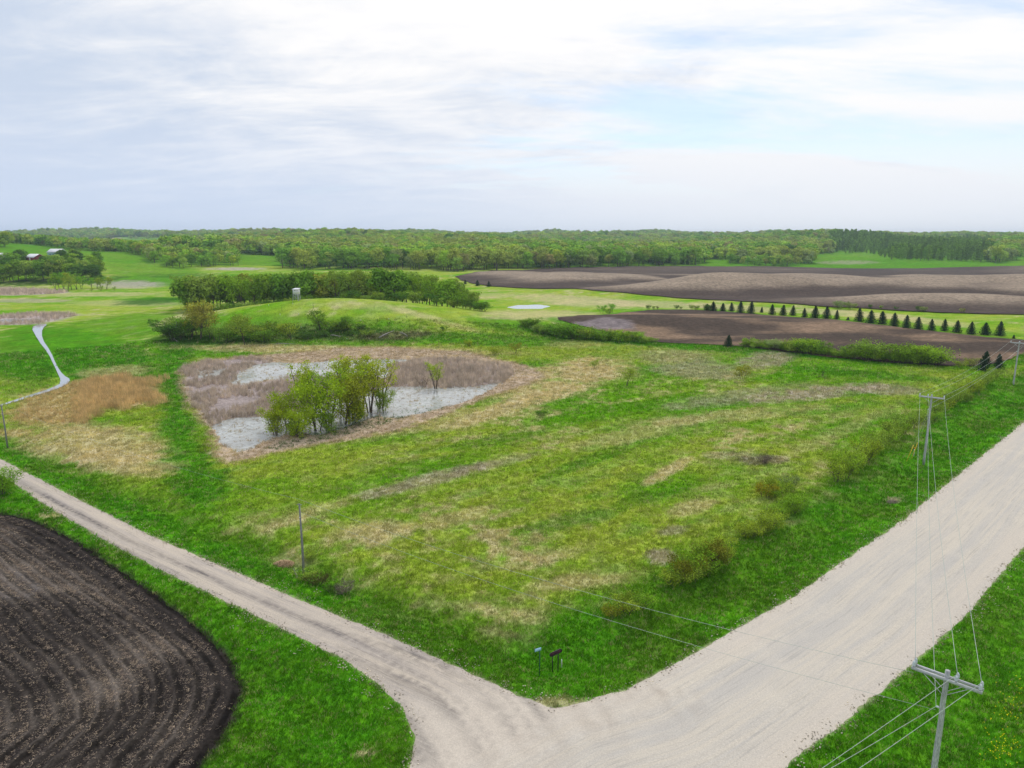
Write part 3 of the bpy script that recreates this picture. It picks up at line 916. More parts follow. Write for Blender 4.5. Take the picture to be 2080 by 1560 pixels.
attr_float(o.data, 'rut', np.clip(rut, 0, 1))
attr_float(o.data, 'blend', sstep(-9, -1, sdist(ROAD, V2[:, 0], V2[:, 1]) + (fbm(V2[:, 0] / 2, V2[:, 1] / 2, 3, 3) - .5) * 4) * .95)

# near dark field with curved furrows
RC = onz(60, 1330)[:2]


def ring_d(x, y):
    return sdist(NF_B, x, y)


def znear(x, y, d):
    q = ring_d(x, y)
    w = (fbm(x / 5, y / 5, 3, 8) - .5) * .5
    fur = np.sin((q + w) * 2 * math.pi / 1.15) * .085 + np.sin((q + w) * 2 * math.pi / 2.7 + 1) * .03
    fade = sstep(.2, 1.4, q) * (0.35 + 0.65 * sstep(17, 7, q))
    return H(x, y) + .03 + .19 * sstep(0, .9, q) + fur * fade + (fbm(x / .6, y / .6, 3, 15) - .5) * .26 * sstep(.1, .8, q)


inn = lambda x, y: (y > 30) & (x > -62) & (y < 86) | (np.abs(np.floor(x) % 3) + np.abs(np.floor(y) % 3) == 0)
o, V2, z, dd = sheet('ploughed_field', NF_B, .21, .3, .12, znear, M['nearsoil'], 7, inn, kind='structure', label='near dark field with curved furrows and stubble')
q = ring_d(V2[:, 0], V2[:, 1]); w = (fbm(V2[:, 0] / 5, V2[:, 1] / 5, 3, 8) - .5) * .5
band = .5 + .5 * np.sin((q + w) * 2 * math.pi / 1.15)
bn = fbm(V2[:, 0] / 7, V2[:, 1] / 7, 3, 19)
res = sstep(.30, .75, bn * .78 + band * .22) * sstep(.6, 3.0, q)
Cn = SOIL[None] * .75 + (np.array([.20, .168, .14]) - SOIL * .75)[None] * res[:, None]
attr_float(o.data, 'ring', q + w)
pxx, pyy = project(V2[:, 0], V2[:, 1], z)
e = np.sqrt(ell(pxx, pyy, 5, 1185, 78, 30, 8)); rr_ = (np.exp(-((e - .9) / .07) ** 2) * .6 + sstep(1, .7, e) * .16)[:, None]
Cn = Cn * (1 - rr_) + np.array([.17, .155, .15]) * rr_
attr_color(o.data, 'col', Cn)


# middle and far fields
def project_poly(px_pts, Y0=150):
    out = []
    for a, b in px_pts:
        Ys = np.geomspace(Y0, 2500, 1400)
        s = (780 - b) / FPX
        wv = Ys * (s * CP - SP) / (CP + s * SP)
        xs = (a - 1040) / FPX * (Ys * CP - wv * SP)
        hz_ = H(xs, Ys, False)
        below = np.where(CH + wv < hz_)[0]
        i = below[0] if len(below) else 900
        out.append((xs[i], Ys[i]))
    return out


HMF = lambda x, y, d: H(x, y) + .22
o, V2, z, dd = sheet('ploughed_field', chaikin(MFIELD, 1), 2.6, 2.0, .6, HMF, M['farsoil'], 9, kind='structure', label='brown ploughed field below the row of spruces')
u = fbm(V2[:, 0] / 30, V2[:, 1] / 12, 4, 44); pxx, pyy = project(V2[:, 0], V2[:, 1], z)
Cm = np.array([.066, .046, .033])[None] + np.array([.16, .105, .062])[None] * sstep(.42, .68, u)[:, None]
tri = sstep(-2, 2, sdist([(1115, 664), (1180, 654), (1232, 643), (1270, 650), (1295, 668), (1200, 668)], pxx, pyy))[:, None]
Cm = Cm * (1 - tri) + np.array([.20, .165, .165]) * (.8 + .4 * fbm(V2[:, 0], V2[:, 1] / 3, 3, 3)[:, None]) * tri
attr_color(o.data, 'col', Cm)
FF = project_poly(FFIELD_PX, 230)
o, V2, z, dd = sheet('ploughed_field', FF, 5.5, 5.0, 1.5, lambda x, y, d: H(x, y) + .4, M['farsoil'], 10, kind='structure', label='far rolling brown field with pale knolls')
x, y = V2[:, 0], V2[:, 1]
h0 = H(x, y, False)
gm = sum(H(x + a, y + b, False) for a, b in ((60, 0), (-60, 0), (0, 45), (0, -45))) / 4
lap = sum(H(x + a, y + b, False) for a, b in ((25, 0), (-25, 0), (0, 18), (0, -18))) / 4
wide_ = sum(H(x + a, y + b, False) for a, b in ((130, 0), (-130, 0), (0, 80), (0, -80), (90, 55), (-90, -55), (90, -55), (-90, 55))) / 8
kn = (sstep(-1.2, 2.6, (h0 - wide_) * .8 + (h0 - lap) * 1.6 + (fbm(x / 60, y / 20, 3, 23) - .5) * 1.4) * sstep(-3, 6, dd) * (.75 + .25 * sstep(0, 20, dd)))[:, None]
Cf = np.array([.070, .050, .040]) * (1 - kn) + np.array([.285, .222, .162]) * kn
Cf = Cf * (.86 + .28 * fbm(x / 25, y / 5, 3, 29))[:, None]
attr_color(o.data, 'col', Cf)

# ------------------------------------------------------------------ water


def grow(P, m):
    P = chaikin(P, 1); c = P.mean(0)
    A = 0.5 * np.sum(P[:, 0] * np.roll(P[:, 1], -1) - np.roll(P[:, 0], -1) * P[:, 1])
    t = np.roll(P, -1, 0) - np.roll(P, 1, 0); t /= np.linalg.norm(t, axis=1)[:, None] + 1e-9
    nrm = np.stack([t[:, 1], -t[:, 0]], 1) * (1 if A > 0 else -1)
    return P + nrm * m


def flat_sheet(name, P, zz, label):
    P = np.asarray(P); 
    mt = M['stream' if 'stream' in name or 'marsh' in label or 'far' in label else 'water']
    o, *_ = sheet(name, P, 4.0, 1.5, 0, lambda x, y, d: np.full(x.shape, zz) + H(x, y, False), mt, 2, kind='structure', label=label)
    return o


flat_sheet('pond_water', POND, WATER_Z, 'shallow pond water among the cattails')
flat_sheet('pond_water', grow(SPOND, 1.0), WATER_Z, 'small pale pond in the far meadow')
flat_sheet('stream_water', grow(STREAM, -.35), WATER_Z - .04, 'narrow stream bending through the grass')
flat_sheet('pond_water', grow(LWATER, .6), WATER_Z, 'strip of water in the left marsh')


# ------------------------------------------------------------------ scatter (geometry nodes)
def scatter(name, X, Y, Z, sc, rz, tint, pick, protos, **props):
    n = len(X)
    me = bpy.data.meshes.new(name)
    me.vertices.add(n); me.vertices.foreach_set('co', np.column_stack([X, Y, Z]).astype(np.float32).ravel())
    attr_float(me, 'sc', sc); attr_float(me, 'rz', rz); attr_color(me, 'tint', tint)
    a = me.attributes.new('pick', 'INT', 'POINT'); a.data.foreach_set('value', np.asarray(pick, np.int32))
    o = bpy.data.objects.new(name, me); COL.objects.link(o)
    for k, v in props.items(): o[k] = v
    pc = bpy.data.collections.new(name + '_kinds')
    for p in protos: pc.objects.link(p)
    g = bpy.data.node_groups.new(name + '_scatter', 'GeometryNodeTree')
    g.interface.new_socket('Geometry', in_out='INPUT', socket_type='NodeSocketGeometry')
    g.interface.new_socket('Geometry', in_out='OUTPUT', socket_type='NodeSocketGeometry')
    gi = g.nodes.new('NodeGroupInput'); go = g.nodes.new('NodeGroupOutput')
    ip = g.nodes.new('GeometryNodeInstanceOnPoints'); ci = g.nodes.new('GeometryNodeCollectionInfo')
    ci.inputs['Collection'].default_value = pc; ci.inputs['Separate Children'].default_value = True; ci.inputs['Reset Children'].default_value = True
    ip.inputs['Pick Instance'].default_value = True

    def na(nm, typ):
        x = g.nodes.new('GeometryNodeInputNamedAttribute'); x.data_type = typ; x.inputs[0].default_value = nm; return x.outputs['Attribute']
    cx = g.nodes.new('ShaderNodeCombineXYZ'); er = g.nodes.new('FunctionNodeEulerToRotation')
    lk = g.links.new
    lk(na('rz', 'FLOAT'), cx.inputs[2]); lk(cx.outputs[0], er.inputs[0]); lk(er.outputs[0], ip.inputs['Rotation'])
    lk(na('sc', 'FLOAT'), ip.inputs['Scale']); lk(na('pick', 'INT'), ip.inputs['Instance Index'])
    lk(gi.outputs[0], ip.inputs['Points']); lk(ci.outputs[0], ip.inputs['Instance']); lk(ip.outputs[0], go.inputs[0])
    md = o.modifiers.new('scatter', 'NODES'); md.node_group = g
    return o


def proto(name, acc, mats, smooth=False):
    me = acc.mesh(name, smooth) if isinstance(acc, Acc) else acc
    me.materials.append(mats)
    return bpy.data.objects.new(name, me)


def blades(n, h, spread, w, lean, seed, droop=0.0):
    rng = np.random.RandomState(seed); A = Acc()
    for i in range(n):
        a = rng.rand() * 6.283; rr2 = spread * math.sqrt(rng.rand())
        b = np.array([math.cos(a) * rr2, math.sin(a) * rr2, -0.03]); hh = h * (.55 + .6 * rng.rand())
        d = rng.rand() * 6.283; ln = lean * hh * rng.rand()
        t = b + np.array([math.cos(d) * ln, math.sin(d) * ln, hh])
        q = rng.rand() * 6.283; s2 = np.array([math.cos(q), math.sin(q), 0]) * w
        mid = (b + t) / 2 + np.array([0, 0, droop * hh])
        A.add([b - s2, b + s2, mid + s2 * .8, mid - s2 * .8, t], [(0, 1, 2, 3)], [(3, 2, 4)])
    return A


rng = np.random.RandomState(5)
gp = [proto('grass_tuft', blades(11, .17, .17, .015, .9, s), M['blade']) for s in (1, 2, 3, 4)]
NG = 210000
rr3 = np.exp(rng.uniform(math.log(27), math.log(230), NG))
tt = np.radians(rng.uniform(-42, 42, NG))
gx = rr3 * np.sin(tt); gy = rr3 * np.cos(tt)
keep = (sd(NF_B, gx, gy, 6) < .1) & (sd(ROAD, gx, gy, 6) < -.12) & (sd(SIDE, gx, gy, 6) < -.12) & (sd(MFIELD, gx, gy, 6) < 0)
wd = np.maximum.reduce([sd(P, gx, gy, 6) for P, _ in WATERS]); keep &= (wd < -.3) & (sd(POND, gx, gy, 6) < 0)
gx = gx[keep]; gy = gy[keep]; gz = H(gx, gy); gr = rr3[keep]
px_, py_ = project(gx, gy, gz); k = (px_ > -150) & (px_ < 2230) & (py_ < 1720)
gx, gy, gz, gr = gx[k], gy[k], gz[k], gr[k]
tint = cover(gx + rng.normal(0, .25, gx.size), gy + rng.normal(0, .25, gx.size), gz)
j = rng.rand(len(gx), 1)
green = np.clip(tint[:, 1:2] - tint[:, 0:1], 0, 1)
tint = tint * (.78 + .56 * j)
hi = (rng.rand(len(gx)) < .13); drym = (tint[:, 0] > .07)
tint[hi & drym] = tint[hi & drym] * .45 + TAN * .55
dk = rng.rand(len(gx)) < .12; tint[dk] *= .72
scatter('grass', gx, gy, gz, (.75 + .6 * rng.rand(len(gx))) * (.55 + gr / 75), rng.rand(len(gx)) * 6.28, tint, rng.randint(0, 4, len(gx)), gp,
        kind='stuff', label='grass and dry stalks covering the meadow', category='grass')


def sample_in(P, dens, seed, pad=0.0, wob=1.5):
    rg = np.random.RandomState(seed); P = np.array(P)
    x0, y0 = P.min(0) - 2; x1, y1 = P.max(0) + 2
    n = int((x1 - x0) * (y1 - y0) * dens)
    X = rg.uniform(x0, x1, n); Y = rg.uniform(y0, y1, n)
    k = sdist(P, X, Y) + (fbm(X / 3, Y / 3, 3, seed) - .5) * 2 * wob > pad
    return X[k], Y[k]


# cattails
rp = [proto('cattail_clump', blades(15, 1.15, .38, .022, .35, s, .03), M['blade']) for s in (11, 12, 13, 14)]
X = []; Yv = []; tl = []; scs = []
for P, dens, colr, s0, seed in ((REED1, 2.6, PUR, .95, 1), (REED2, 2.4, PUR, 1.05, 2), (LMARSH, .8, PUR * 1.05, 1.2, 3), (ULREED, .5, PUR * 1.15, 1.7, 4)):
    a, b = sample_in(P, dens, seed)
    if P in (LMARSH,):
        kk = sd(LWATER, a, b, 6) < -.5; a, b = a[kk], b[kk]
    if P is REED1:   # open pools between the stands
        kk = fbm(a / 4.5, b / 4.5, 3, 90) < .60; a, b = a[kk], b[kk]
    n = fbm(a / 5, b / 5, 3, 33)[:, None]
    X.append(a); Yv.append(b); tl.append(colr * (.72 + .55 * n) * rng.uniform(.75, 1.25, (len(a), 1))); scs.append(s0 * rng.uniform(.7, 1.25, len(a)))
X = np.concatenate(X); Yv = np.concatenate(Yv); tl = np.concatenate(tl); scs = np.concatenate(scs)
scatter('cattail_reeds', X, Yv, np.maximum(H(X, Yv), WATER_Z) - .02, scs, rng.rand(len(X)) * 6.28, tl, rng.randint(0, 4, len(X)), rp, kind='stuff', label='dead mauve grey cattail reeds standing in and around the pond', category='reeds')
# brown litter ring of flattened reed and sedge round the pond
lp = [proto('sedge_clump', blades(13, .34, .30, .016, 1.8, s, .05), M['blade']) for s in (21, 22, 23)]
a, b = sample_in(POND, 3.4, 8, -1.0)
wd = np.maximum.reduce([sd(P, a, b, 6) for P, _ in WATERS[:3]]); rd_ = np.maximum(sd(REED1, a, b), sd(REED2, a, b))
k = ((wd < -.2) | (rng.rand(len(a)) < .10)) & (rd_ < 0.5); a, b = a[k], b[k]
n = fbm(a / 3, b / 3, 3, 12)[:, None]
tl = (BRN * (.75 + .5 * n) + (TAN - BRN) * sstep(.5, .75, fbm(a / 6, b / 6, 3, 14))[:, None] * .7) * rng.uniform(.7, 1.3, (len(a), 1))
px_, py_ = project(a, b, 0 * a); gk = ((ell(px_, py_, 700, 872, 150, 10, -14) < 1.3) | (ell(px_, py_, 860, 835, 45, 5, -8) < 1)) & (rng.rand(len(a)) < .8)
tl[gk] = np.array([.06, .13, .02]) * rng.uniform(.6, 1.4, (gk.sum(), 1))
scatter('sedge_litter', a, b, np.maximum(H(a, b), WATER_Z) - .02, rng.uniform(.7, 1.4, len(a)), rng.rand(len(a)) * 6.28, tl, rng.randint(0, 3, len(a)), lp, kind='stuff', label='matted brown sedge and reed litter round the pond edge', category='sedge')
# orange reed grass
op = [proto('reed_grass_clump', blades(22, 1.25, .40, .014, .45, s, .02), M['blade']) for s in (31, 32, 33)]
a, b = sample_in(OREED, 2.2, 9, -.6, 6.0)
px_, py_ = project(a, b, 0 * a); k = (px_ > 145) | (rng.rand(len(a)) < .30); a, b, px_ = a[k], b[k], px_[k]
tl = ORG * rng.uniform(.75, 1.3, (len(a), 1)) * (.8 + .4 * fbm(a / 2, b / 2, 3, 7)[:, None])
scatter('reed_grass', a, b, H(a, b), rng.uniform(.7, 1.15, len(a)) * np.where(px_ > 160, 1.15, .7), rng.rand(len(a)) * 6.28, tl, rng.randint(0, 3, len(a)), op, kind='stuff', label='tall orange dry reed grass stand beside the mown lane', category='reed grass')
# floating bits and green plants in the water
a, b = sample_in(W3, 1.6, 19); a2, b2 = sample_in(W2, 2.2, 20); a3, b3 = sample_in(W1, .5, 21)
a = np.concatenate([a, a2, a3]); b = np.concatenate([b, b2, b3]); k = fbm(a / 2.5, b / 2.5, 3, 66) > .47; a, b = a[k], b[k]
px_, py_ = project(a, b, 0 * a)
tl = np.where((fbm(a / 2.5, b / 2.5, 3, 99)[:, None] > .56) & (px_[:, None] > 780), np.array([[.08, .22, .03]]), BRN * 1.0) * rng.uniform(.7, 1.3, (len(a), 1))
scatter('pond_plants', a, b, np.full(len(a), WATER_Z - .01), rng.uniform(.35, .8, len(a)), rng.rand(len(a)) * 6.28, tl, rng.randint(0, 3, len(a)), lp2 if False else [proto('pond_plant', blades(9, .25, .28, .02, 1.8, s, .05), M['blade']) for s in (41, 42, 43)], kind='stuff', label='broken stalks and green water plants in the open pond water', category='plants')
# corn residue on the near field
cp = []
for s in range(3):
    rg = np.random.RandomState(60 + s); A = Acc()
    for i in range(4):
        c0 = rg.uniform(-.22, .22, 3) * np.array([1, 1, 0]) + np.array([0, 0, .03 + .03 * rg.rand()]); an = rg.rand() * 3.14; l = rg.uniform(.06, .2)
        l *= .62; A.bar(c0 - np.array([math.cos(an) * l, math.sin(an) * l, .02 * rg.rand()]), c0 + np.array([math.cos(an) * l, math.sin(an) * l, .02]), .02, .008)
    cp.append(proto('corn_stalk_bits', A, M['blade']))
n = 230000
a = rng.uniform(-62, -9, n); b = rng.uniform(30, 86, n)
q = ring_d(a, b); w = (fbm(a / 5, b / 5, 3, 8) - .5) * .5
dn = .12 + 1.1 * (.5 - .5 * np.sin((q + w) * 2 * math.pi / 1.15)) ** 2; dn = dn * (.2 + .8 * sstep(.32, .68, fbm(a / 7, b / 7, 3, 19))) + .05
k = (q > .3) & (rng.rand(n) < dn * (.3 + .7 * sstep(.2, 2.5, q))); a, b = a[k], b[k]
tl = np.array([.64, .51, .37]) * rng.uniform(.25, 1.0, (len(a), 1)) ** 1.3 + np.array([.0, .0, .03]) * rng.rand(len(a), 1)
px_, py_ = project(a, b, 0 * a); k = (px_ > -100) & (py_ < 1700); a, b, tl = a[k], b[k], tl[k]
scatter('corn_residue', a, b, znear(a, b, 0) - .01, rng.uniform(.5, 1.0, len(a)), rng.rand(len(a)) * 6.28, tl, rng.randint(0, 3, len(a)), cp, kind='stuff', label='pale chopped corn stalks strewn over the near dark field', category='crop residue')
st = []
for s_ in range(3):
    rg = np.random.RandomState(70 + s_); A = Acc()
    for i in range(5):
        c0 = np.array([rg.uniform(-.3, .3), rg.uniform(-.3, .3), .01]); A.box(c0, rg.uniform(.03, .075, 3) * [1, 1, .6])
    st.append(proto('gravel_stones', A, M['blade']))
n = 60000
a = rng.uniform(-60, 120, n); b = rng.uniform(30, 150, n)
e1 = np.abs(sd(ROAD, a, b, 6)); e2 = np.abs(sd(SIDE, a, b, 6)); e1 = np.minimum(e1, e2)
k = (rng.rand(n) < np.exp(-(e1 / .55)) * .9) & (e1 < 3); a, b = a[k], b[k]
s1 = sd(ROAD, a, b, 6); s2 = sd(SIDE, a, b, 6); inb = ((np.abs(s1) < 1.5) & (s2 > .5)) | ((np.abs(s2) < 1.5) & (s1 > .5)) | (s1 > 1) | (s2 > 1); a, b = a[~inb], b[~inb]
tl = np.array([.58, .52, .44]) * rng.uniform(.75, 1.3, (len(a), 1))
scatter('loose_gravel', a, b, H(a, b) + .05, rng.uniform(.7, 1.4, len(a)), rng.rand(len(a)) * 6.28, tl, rng.randint(0, 3, len(a)), st, kind='stuff', label='loose stones along the edges of the gravel roads', category='gravel')
# dandelions, lower right
dp = []
for s in range(2):
    A = Acc(); rg = np.random.RandomState(s)
    A.tube([(0, 0, -.02), (.01, 0, .12)], .006, 4)
    for kx in range(9):
        an = kx * .698; A.add([(0, 0, .15), (math.cos(an) * .055, math.sin(an) * .055, .165), (math.cos(an + .6) * .055, math.sin(an + .6) * .055, .165)], None, [(0, 1, 2)])
    dp.append(proto('dandelion', A, M['blade']))
cen = onz(2040, 1480)[:2]
a = []; b = []
for (px, py, rx, ry, n) in ((2055, 1440, 26, 60, 60), (2035, 1520, 30, 30, 60), (2070, 1395, 10, 30, 16), (2000, 1470, 20, 20, 8)):
    for i in range(n):
        p = onz(px + rng.normal(0, rx * .6), py + rng.normal(0, ry * .6)); a.append(p[0]); b.append(p[1])
a = np.array(a); b = np.array(b)
scatter('dandelion_flowers', a, b, H(a, b) + .04, rng.uniform(.4, .75, len(a)), a * 0, np.tile([[.85, .72, .02]], (len(a), 1)), rng.randint(0, 2, len(a)), dp, kind='stuff', label='yellow dandelions in the grass beside the near utility pole', category='flowers')


# ------------------------------------------------------------------ trees
def skeleton(rng, h, spread, stems, base, nb, A, r0, lean=.12, sides=6, up=.5):
    tips = []
    for s in range(stems):
        ang = rng.rand() * 6.283 + s * 6.283 / max(stems, 1)
        ln = lean * (1 if stems == 1 else 2.2) * (.5 + rng.rand())
        top = np.array([math.cos(ang) * ln * h, math.sin(ang) * ln * h, h * rng.uniform(.78, .95)])
        off = np.array([math.cos(ang), math.sin(ang), 0]) * (0.0 if stems == 1 else .25 + .2 * rng.rand())
        ts = np.linspace(0, 1, 7)
        pts = off + ts[:, None] ** np.array([1.3, 1.3, 1]) * top + rng.normal(0, .02 * h, (7, 3)) * np.array([1, 1, 0]) * ts[:, None]
        pts[0, 2] = -.15
        rr = r0 * (1 - ts * .82) * (1 if stems == 1 else .75)
        A.tube(pts, rr, sides, False)
        for b in range(nb):
            t = base + (1 - base) * (b + rng.rand()) / nb
            i = min(int(t * 6), 5); p = pts[i] + (pts[i + 1] - pts[i]) * (t * 6 - i)
            prof = math.sin(math.pi * min(max((t - base) / (1.0 - base) * .75 + .22, 0), 1)) ** .7
            l = spread * prof * rng.uniform(.7, 1.1)
            a2 = rng.rand() * 6.283
            d = np.array([math.cos(a2), math.sin(a2), up + .5 * rng.rand() + .6 * (t > .85)]); d /= np.linalg.norm(d)
            e = p + d * l; m = (p + e) / 2 + np.array([0, 0, -.06 * l]) + rng.normal(0, .05 * l, 3)
            rb = max(r0 * .32 * (1 - t * .6), .02)
            A.tube([p, m, e], [rb, rb * .65, rb * .25], 4, False)
            tips.append((e, l)); tips.append((m * .4 + e * .6, l * .8))
            for q in range(3):
                a3 = a2 + rng.uniform(-1.1, 1.1); d2 = np.array([math.cos(a3), math.sin(a3), .3 + .8 * rng.rand()]); d2 /= np.linalg.norm(d2)
                st = m + (e - m) * rng.rand(); e2 = st + d2 * l * rng.uniform(.3, .5)
                A.tube([st, e2], [rb * .45, rb * .15], 3, False)
                tips.append((e2, l * .7))
        tips.append((pts[-1], spread * .5))
    return tips


def crown(rng, tips, n, size, clump, acc=None):
    A = acc or Acc()
    P = np.array([t[0] for t in tips]); Lh = np.array([t[1] for t in tips])
    w = (Lh + .3); w = w / w.sum()
    i = rng.choice(len(P), n, p=w)
    C = P[i] + rng.normal(0, 1, (n, 3)) * (clump * (.5 + .5 * Lh[i] / Lh.max()))[:, None] * np.array([1, 1, .75])
    C[:, 2] = np.maximum(C[:, 2], .1)
    off = C - P[i]; off /= np.linalg.norm(off, axis=1)[:, None] + 1e-6
    A.leaves(C, size, rng, .2, out=off * .7 + np.array([0, 0, .35]))
    return A


def lobed(rng, h, rx, base, n, size, nl, A=None):
    """crown of rounded lobes, leaves on lobe shells with ragged gaps"""
    A = A or Acc()
    lob = []
    for i in range(nl):
        t = rng.rand(); a = i * 2.4 + rng.rand() * .8
        zz = base + (h - base) * (.25 + .62 * t)
        rm = rx * math.sqrt(max(.1, 1 - ((t - .35) / .75) ** 2)) * .62
        lob.append((math.cos(a) * rm, math.sin(a) * rm, zz, rx * rng.uniform(.36, .55)))
    lob.append((0, 0, h - rx * .45, rx * .5)); lob.append((0, 0, (h + base) / 2, rx * .65))
    lob = np.array(lob)
    i = rng.choice(len(lob), n, p=lob[:, 3] ** 2 / (lob[:, 3] ** 2).sum())
    d = rng.normal(size=(n, 3)); d /= np.linalg.norm(d, axis=1)[:, None]
    d[:, 2] = np.where(rng.rand(n) < .6, np.abs(d[:, 2]), d[:, 2])
    C = lob[i, :3] + d * (lob[i, 3] * rng.uniform(.72, 1.08, n))[:, None] * np.array([1, 1, .85])
    A.leaves(C, size, rng, .2, .7, out=d * 1.9 + np.array([0, 0, .5]))
    return A


TREES = {}


def tree_kind(key, fn, count, seed0, barkm='bark', leafm='leaf'):
    out = []
    for s in range(count):
        rg = np.random.RandomState(seed0 + s)
        T = Acc(); C = fn(rg, T)
        tm = T.mesh(key + '_trunk', True); tm.materials.append(M[barkm])
        cm = C.mesh(key + '_crown'); cm.materials.append(M[leafm])
        out.append((tm, cm))
    TREES[key] = out


def f_wood(rg, T):      # woodland tree, 10 m nominal
    tips = skeleton(rg, 10, 3.4, 1, .30, 10, T, .22, .05)
    C = crown(rg, tips, 700, .30, .75)
    return lobed(rg, 10, 3.6, 3.0, 900, .34, 9, C)


def f_full(rg, T):      # edge tree leafed nearly to the ground
    tips = skeleton(rg, 10, 3.4, 1, .2, 9, T, .2, .05)
    C = crown(rg, tips, 500, .30, .75)
    return lobed(rg, 10, 4.0, .6, 1150, .36, 11, C)


def f_open(rg, T):      # thinly leafed tree with limbs showing
    tips = skeleton(rg, 10, 3.5, 2, .28, 12, T, .20, .10)
    return crown(rg, tips, 1500, .21, .75)


def f_willow(rg, T):    # pond willow, many stems, limbs visible through thin leaves
    tips = skeleton(rg, 10, 2.3, 4, .25, 13, T, .17, .085, 6, 1.1)
    return crown(rg, tips, 2500, .13, .40)


def f_dense(rg, T):     # low dense willow
    tips = skeleton(rg, 6, 2.2, 4, .10, 11, T, .11, .13, 5, .7)
    for q in range(16):
        a = rg.rand() * 6.28; tips.append((np.array([math.cos(a) * 1.5, math.sin(a) * 1.5, .4 + rg.rand() * 1.6]), 1.3))
    return crown(rg, tips, 4200, .12, .55)


def f_shrub(rg, T):     # 2 m shrub
    tips = skeleton(rg, 1.9, .9, 6, .10, 7, T, .03, .22, 3, .9)
    return crown(rg, tips, 1800, .068, .27)


def f_young(rg, T):     # small lollipop tree
    tips = skeleton(rg, 3, 1.0, 3, .30, 8, T, .05, .13, 4, .8)
    return crown(rg, tips, 1100, .085, .32)


def f_poplar(rg, T):
    tips = skeleton(rg, 10, 1.2, 1, .12, 16, T, .15, .02, 5, 1.0)
    return crown(rg, tips, 900, .28, .42)


def f_spruce(rg, T):
    T.tube([(0, 0, -.1), (0, 0, 2.4), (0, 0, 4.7)], [.11, .06, .015], 6, False)
    C = Acc(); h = 4.8; P = []
    lv = 19
    for i in range(lv):
        t = i / (lv - 1); z = .25 + (h - .45) * t
        R = 1.50 * (1 - t) ** .72 + .10
        nb = int(16 - 8 * t); a0 = rg.rand() * 6.28
        for b in range(nb):
            a = a0 + b * 6.283 / nb + rg.normal(0, .12); Rr = R * rg.uniform(.82, 1.12)
            for q in range(9):
                s = (q + rg.rand()) / 9; wdt = .16 * Rr * (1 - s * .6)
                P.append((math.cos(a) * Rr * s + rg.normal(0, wdt * .5), math.sin(a) * Rr * s + rg.normal(0, wdt * .5), z - .10 * Rr * s + .10 * Rr * s * s + rg.normal(0, .035)))
    P = np.array(P); od = P * np.array([1, 1, 0]) / (np.linalg.norm(P[:, :2], axis=1)[:, None] + .05)
    C.leaves(P, .14, rg, .6, .55, out=od * .8 + np.array([0, 0, .5]))
    C.tube([(0, 0, h - .4), (0, 0, h + .15)], [.05, .008], 5)
    return C


tree_kind('wood', f_wood, 6, 100)
tree_kind('full', f_full, 5, 150)
tree_kind('open', f_open, 6, 200)
tree_kind('willow', f_willow, 5, 300)
tree_kind('dense', f_dense, 4, 400)
tree_kind('shrub', f_shrub, 6, 500, 'bark', 'twig')
tree_kind('young', f_young, 4, 600)
tree_kind('poplar', f_poplar, 4, 700)
tree_kind('spruce', f_spruce, 4, 800)

YG = (.34, .45, .045); G1 = (.26, .43, .035); G2 = (.18, .34, .032); DG = (.10, .21, .03); OL = (.29, .42, .06); GG = (.28, .36, .12); BR = (.31, .325, .105); LG = (.22, .48, .025); SPR = (.032, .066, .036)
trng = random.Random(3)


def jcol(c, j=.18):
    f = 1 + trng.uniform(-j, j); g = trng.uniform(-.08, .08)
    return (c[0] * f * (1 + g), c[1] * f, c[2] * f * (1 - g), 1)


CW = {}


def cw(c):
    return CW.get(tuple(round(float(v), 3) for v in c), 'spring-green')


for k_, v_ in (('yellow-green', YG), ('mid green', G1), ('deep green', G2), ('dark green', DG), ('olive', OL), ('grey-green', GG), ('brownish', BR), ('vivid green', LG), ('golden green', (.34, .40, .05))):
    CW[tuple(round(float(q), 3) for q in v_)] = k_


def where(v, table):
    for lim, txt in table:
        if v < lim: return txt
    return table[-1][1]


def plant(kind, x, y, h, col, name, label, cat, group=None, nominal=10.0, wide=1.0, j=.16, z=None, crown_name='crown', trunk_name='trunk'):
    tm, cm = TREES[kind][trng.randrange(len(TREES[kind]))]
    if z is None: z = float(H(np.array([x]), np.array([y]))[0])
    s = h / nominal
    o = empty(name, (x, y, z - .03), trng.random() * 6.28, (s * wide, s * wide, s), label=label, category=cat)
    if group: o['group'] = group
    t = bpy.data.objects.new(trunk_name, tm); COL.objects.link(t); t.parent = o
    c_ = bpy.data.objects.new(crown_name, cm); COL.objects.link(c_); c_.parent = o
    c_.color = jcol(col, j)
    if kind == 'spruce':
        o.rotation_euler[0] = trng.uniform(-.04, .04); o.rotation_euler[1] = trng.uniform(-.04, .04)
    return o


def base_pt(px, py, Y0=60):
    """point where the sight line meets the bare terrain"""
    Ys = np.geomspace(Y0, 3500, 1600)
    s = (780 - py) / FPX
    wv = Ys * (s * CP - SP) / (CP + s * SP)
    xs = (px - 1040) / FPX * (Ys * CP - wv * SP)
    below = np.where(CH + wv < H(xs, Ys, False))[0]
    i = below[0] if len(below) else 800
    return xs[i], Ys[i]


def hpx(x, y, dpx):
    return dpx / FPX * (y * CP + CH * SP) * 1.03


def fxy(fx, Y):
    return (fx - 1040) / FPX * (Y * CP + CH * SP), Y


def pickc(opts):
    return opts[trng.randrange(len(opts))]


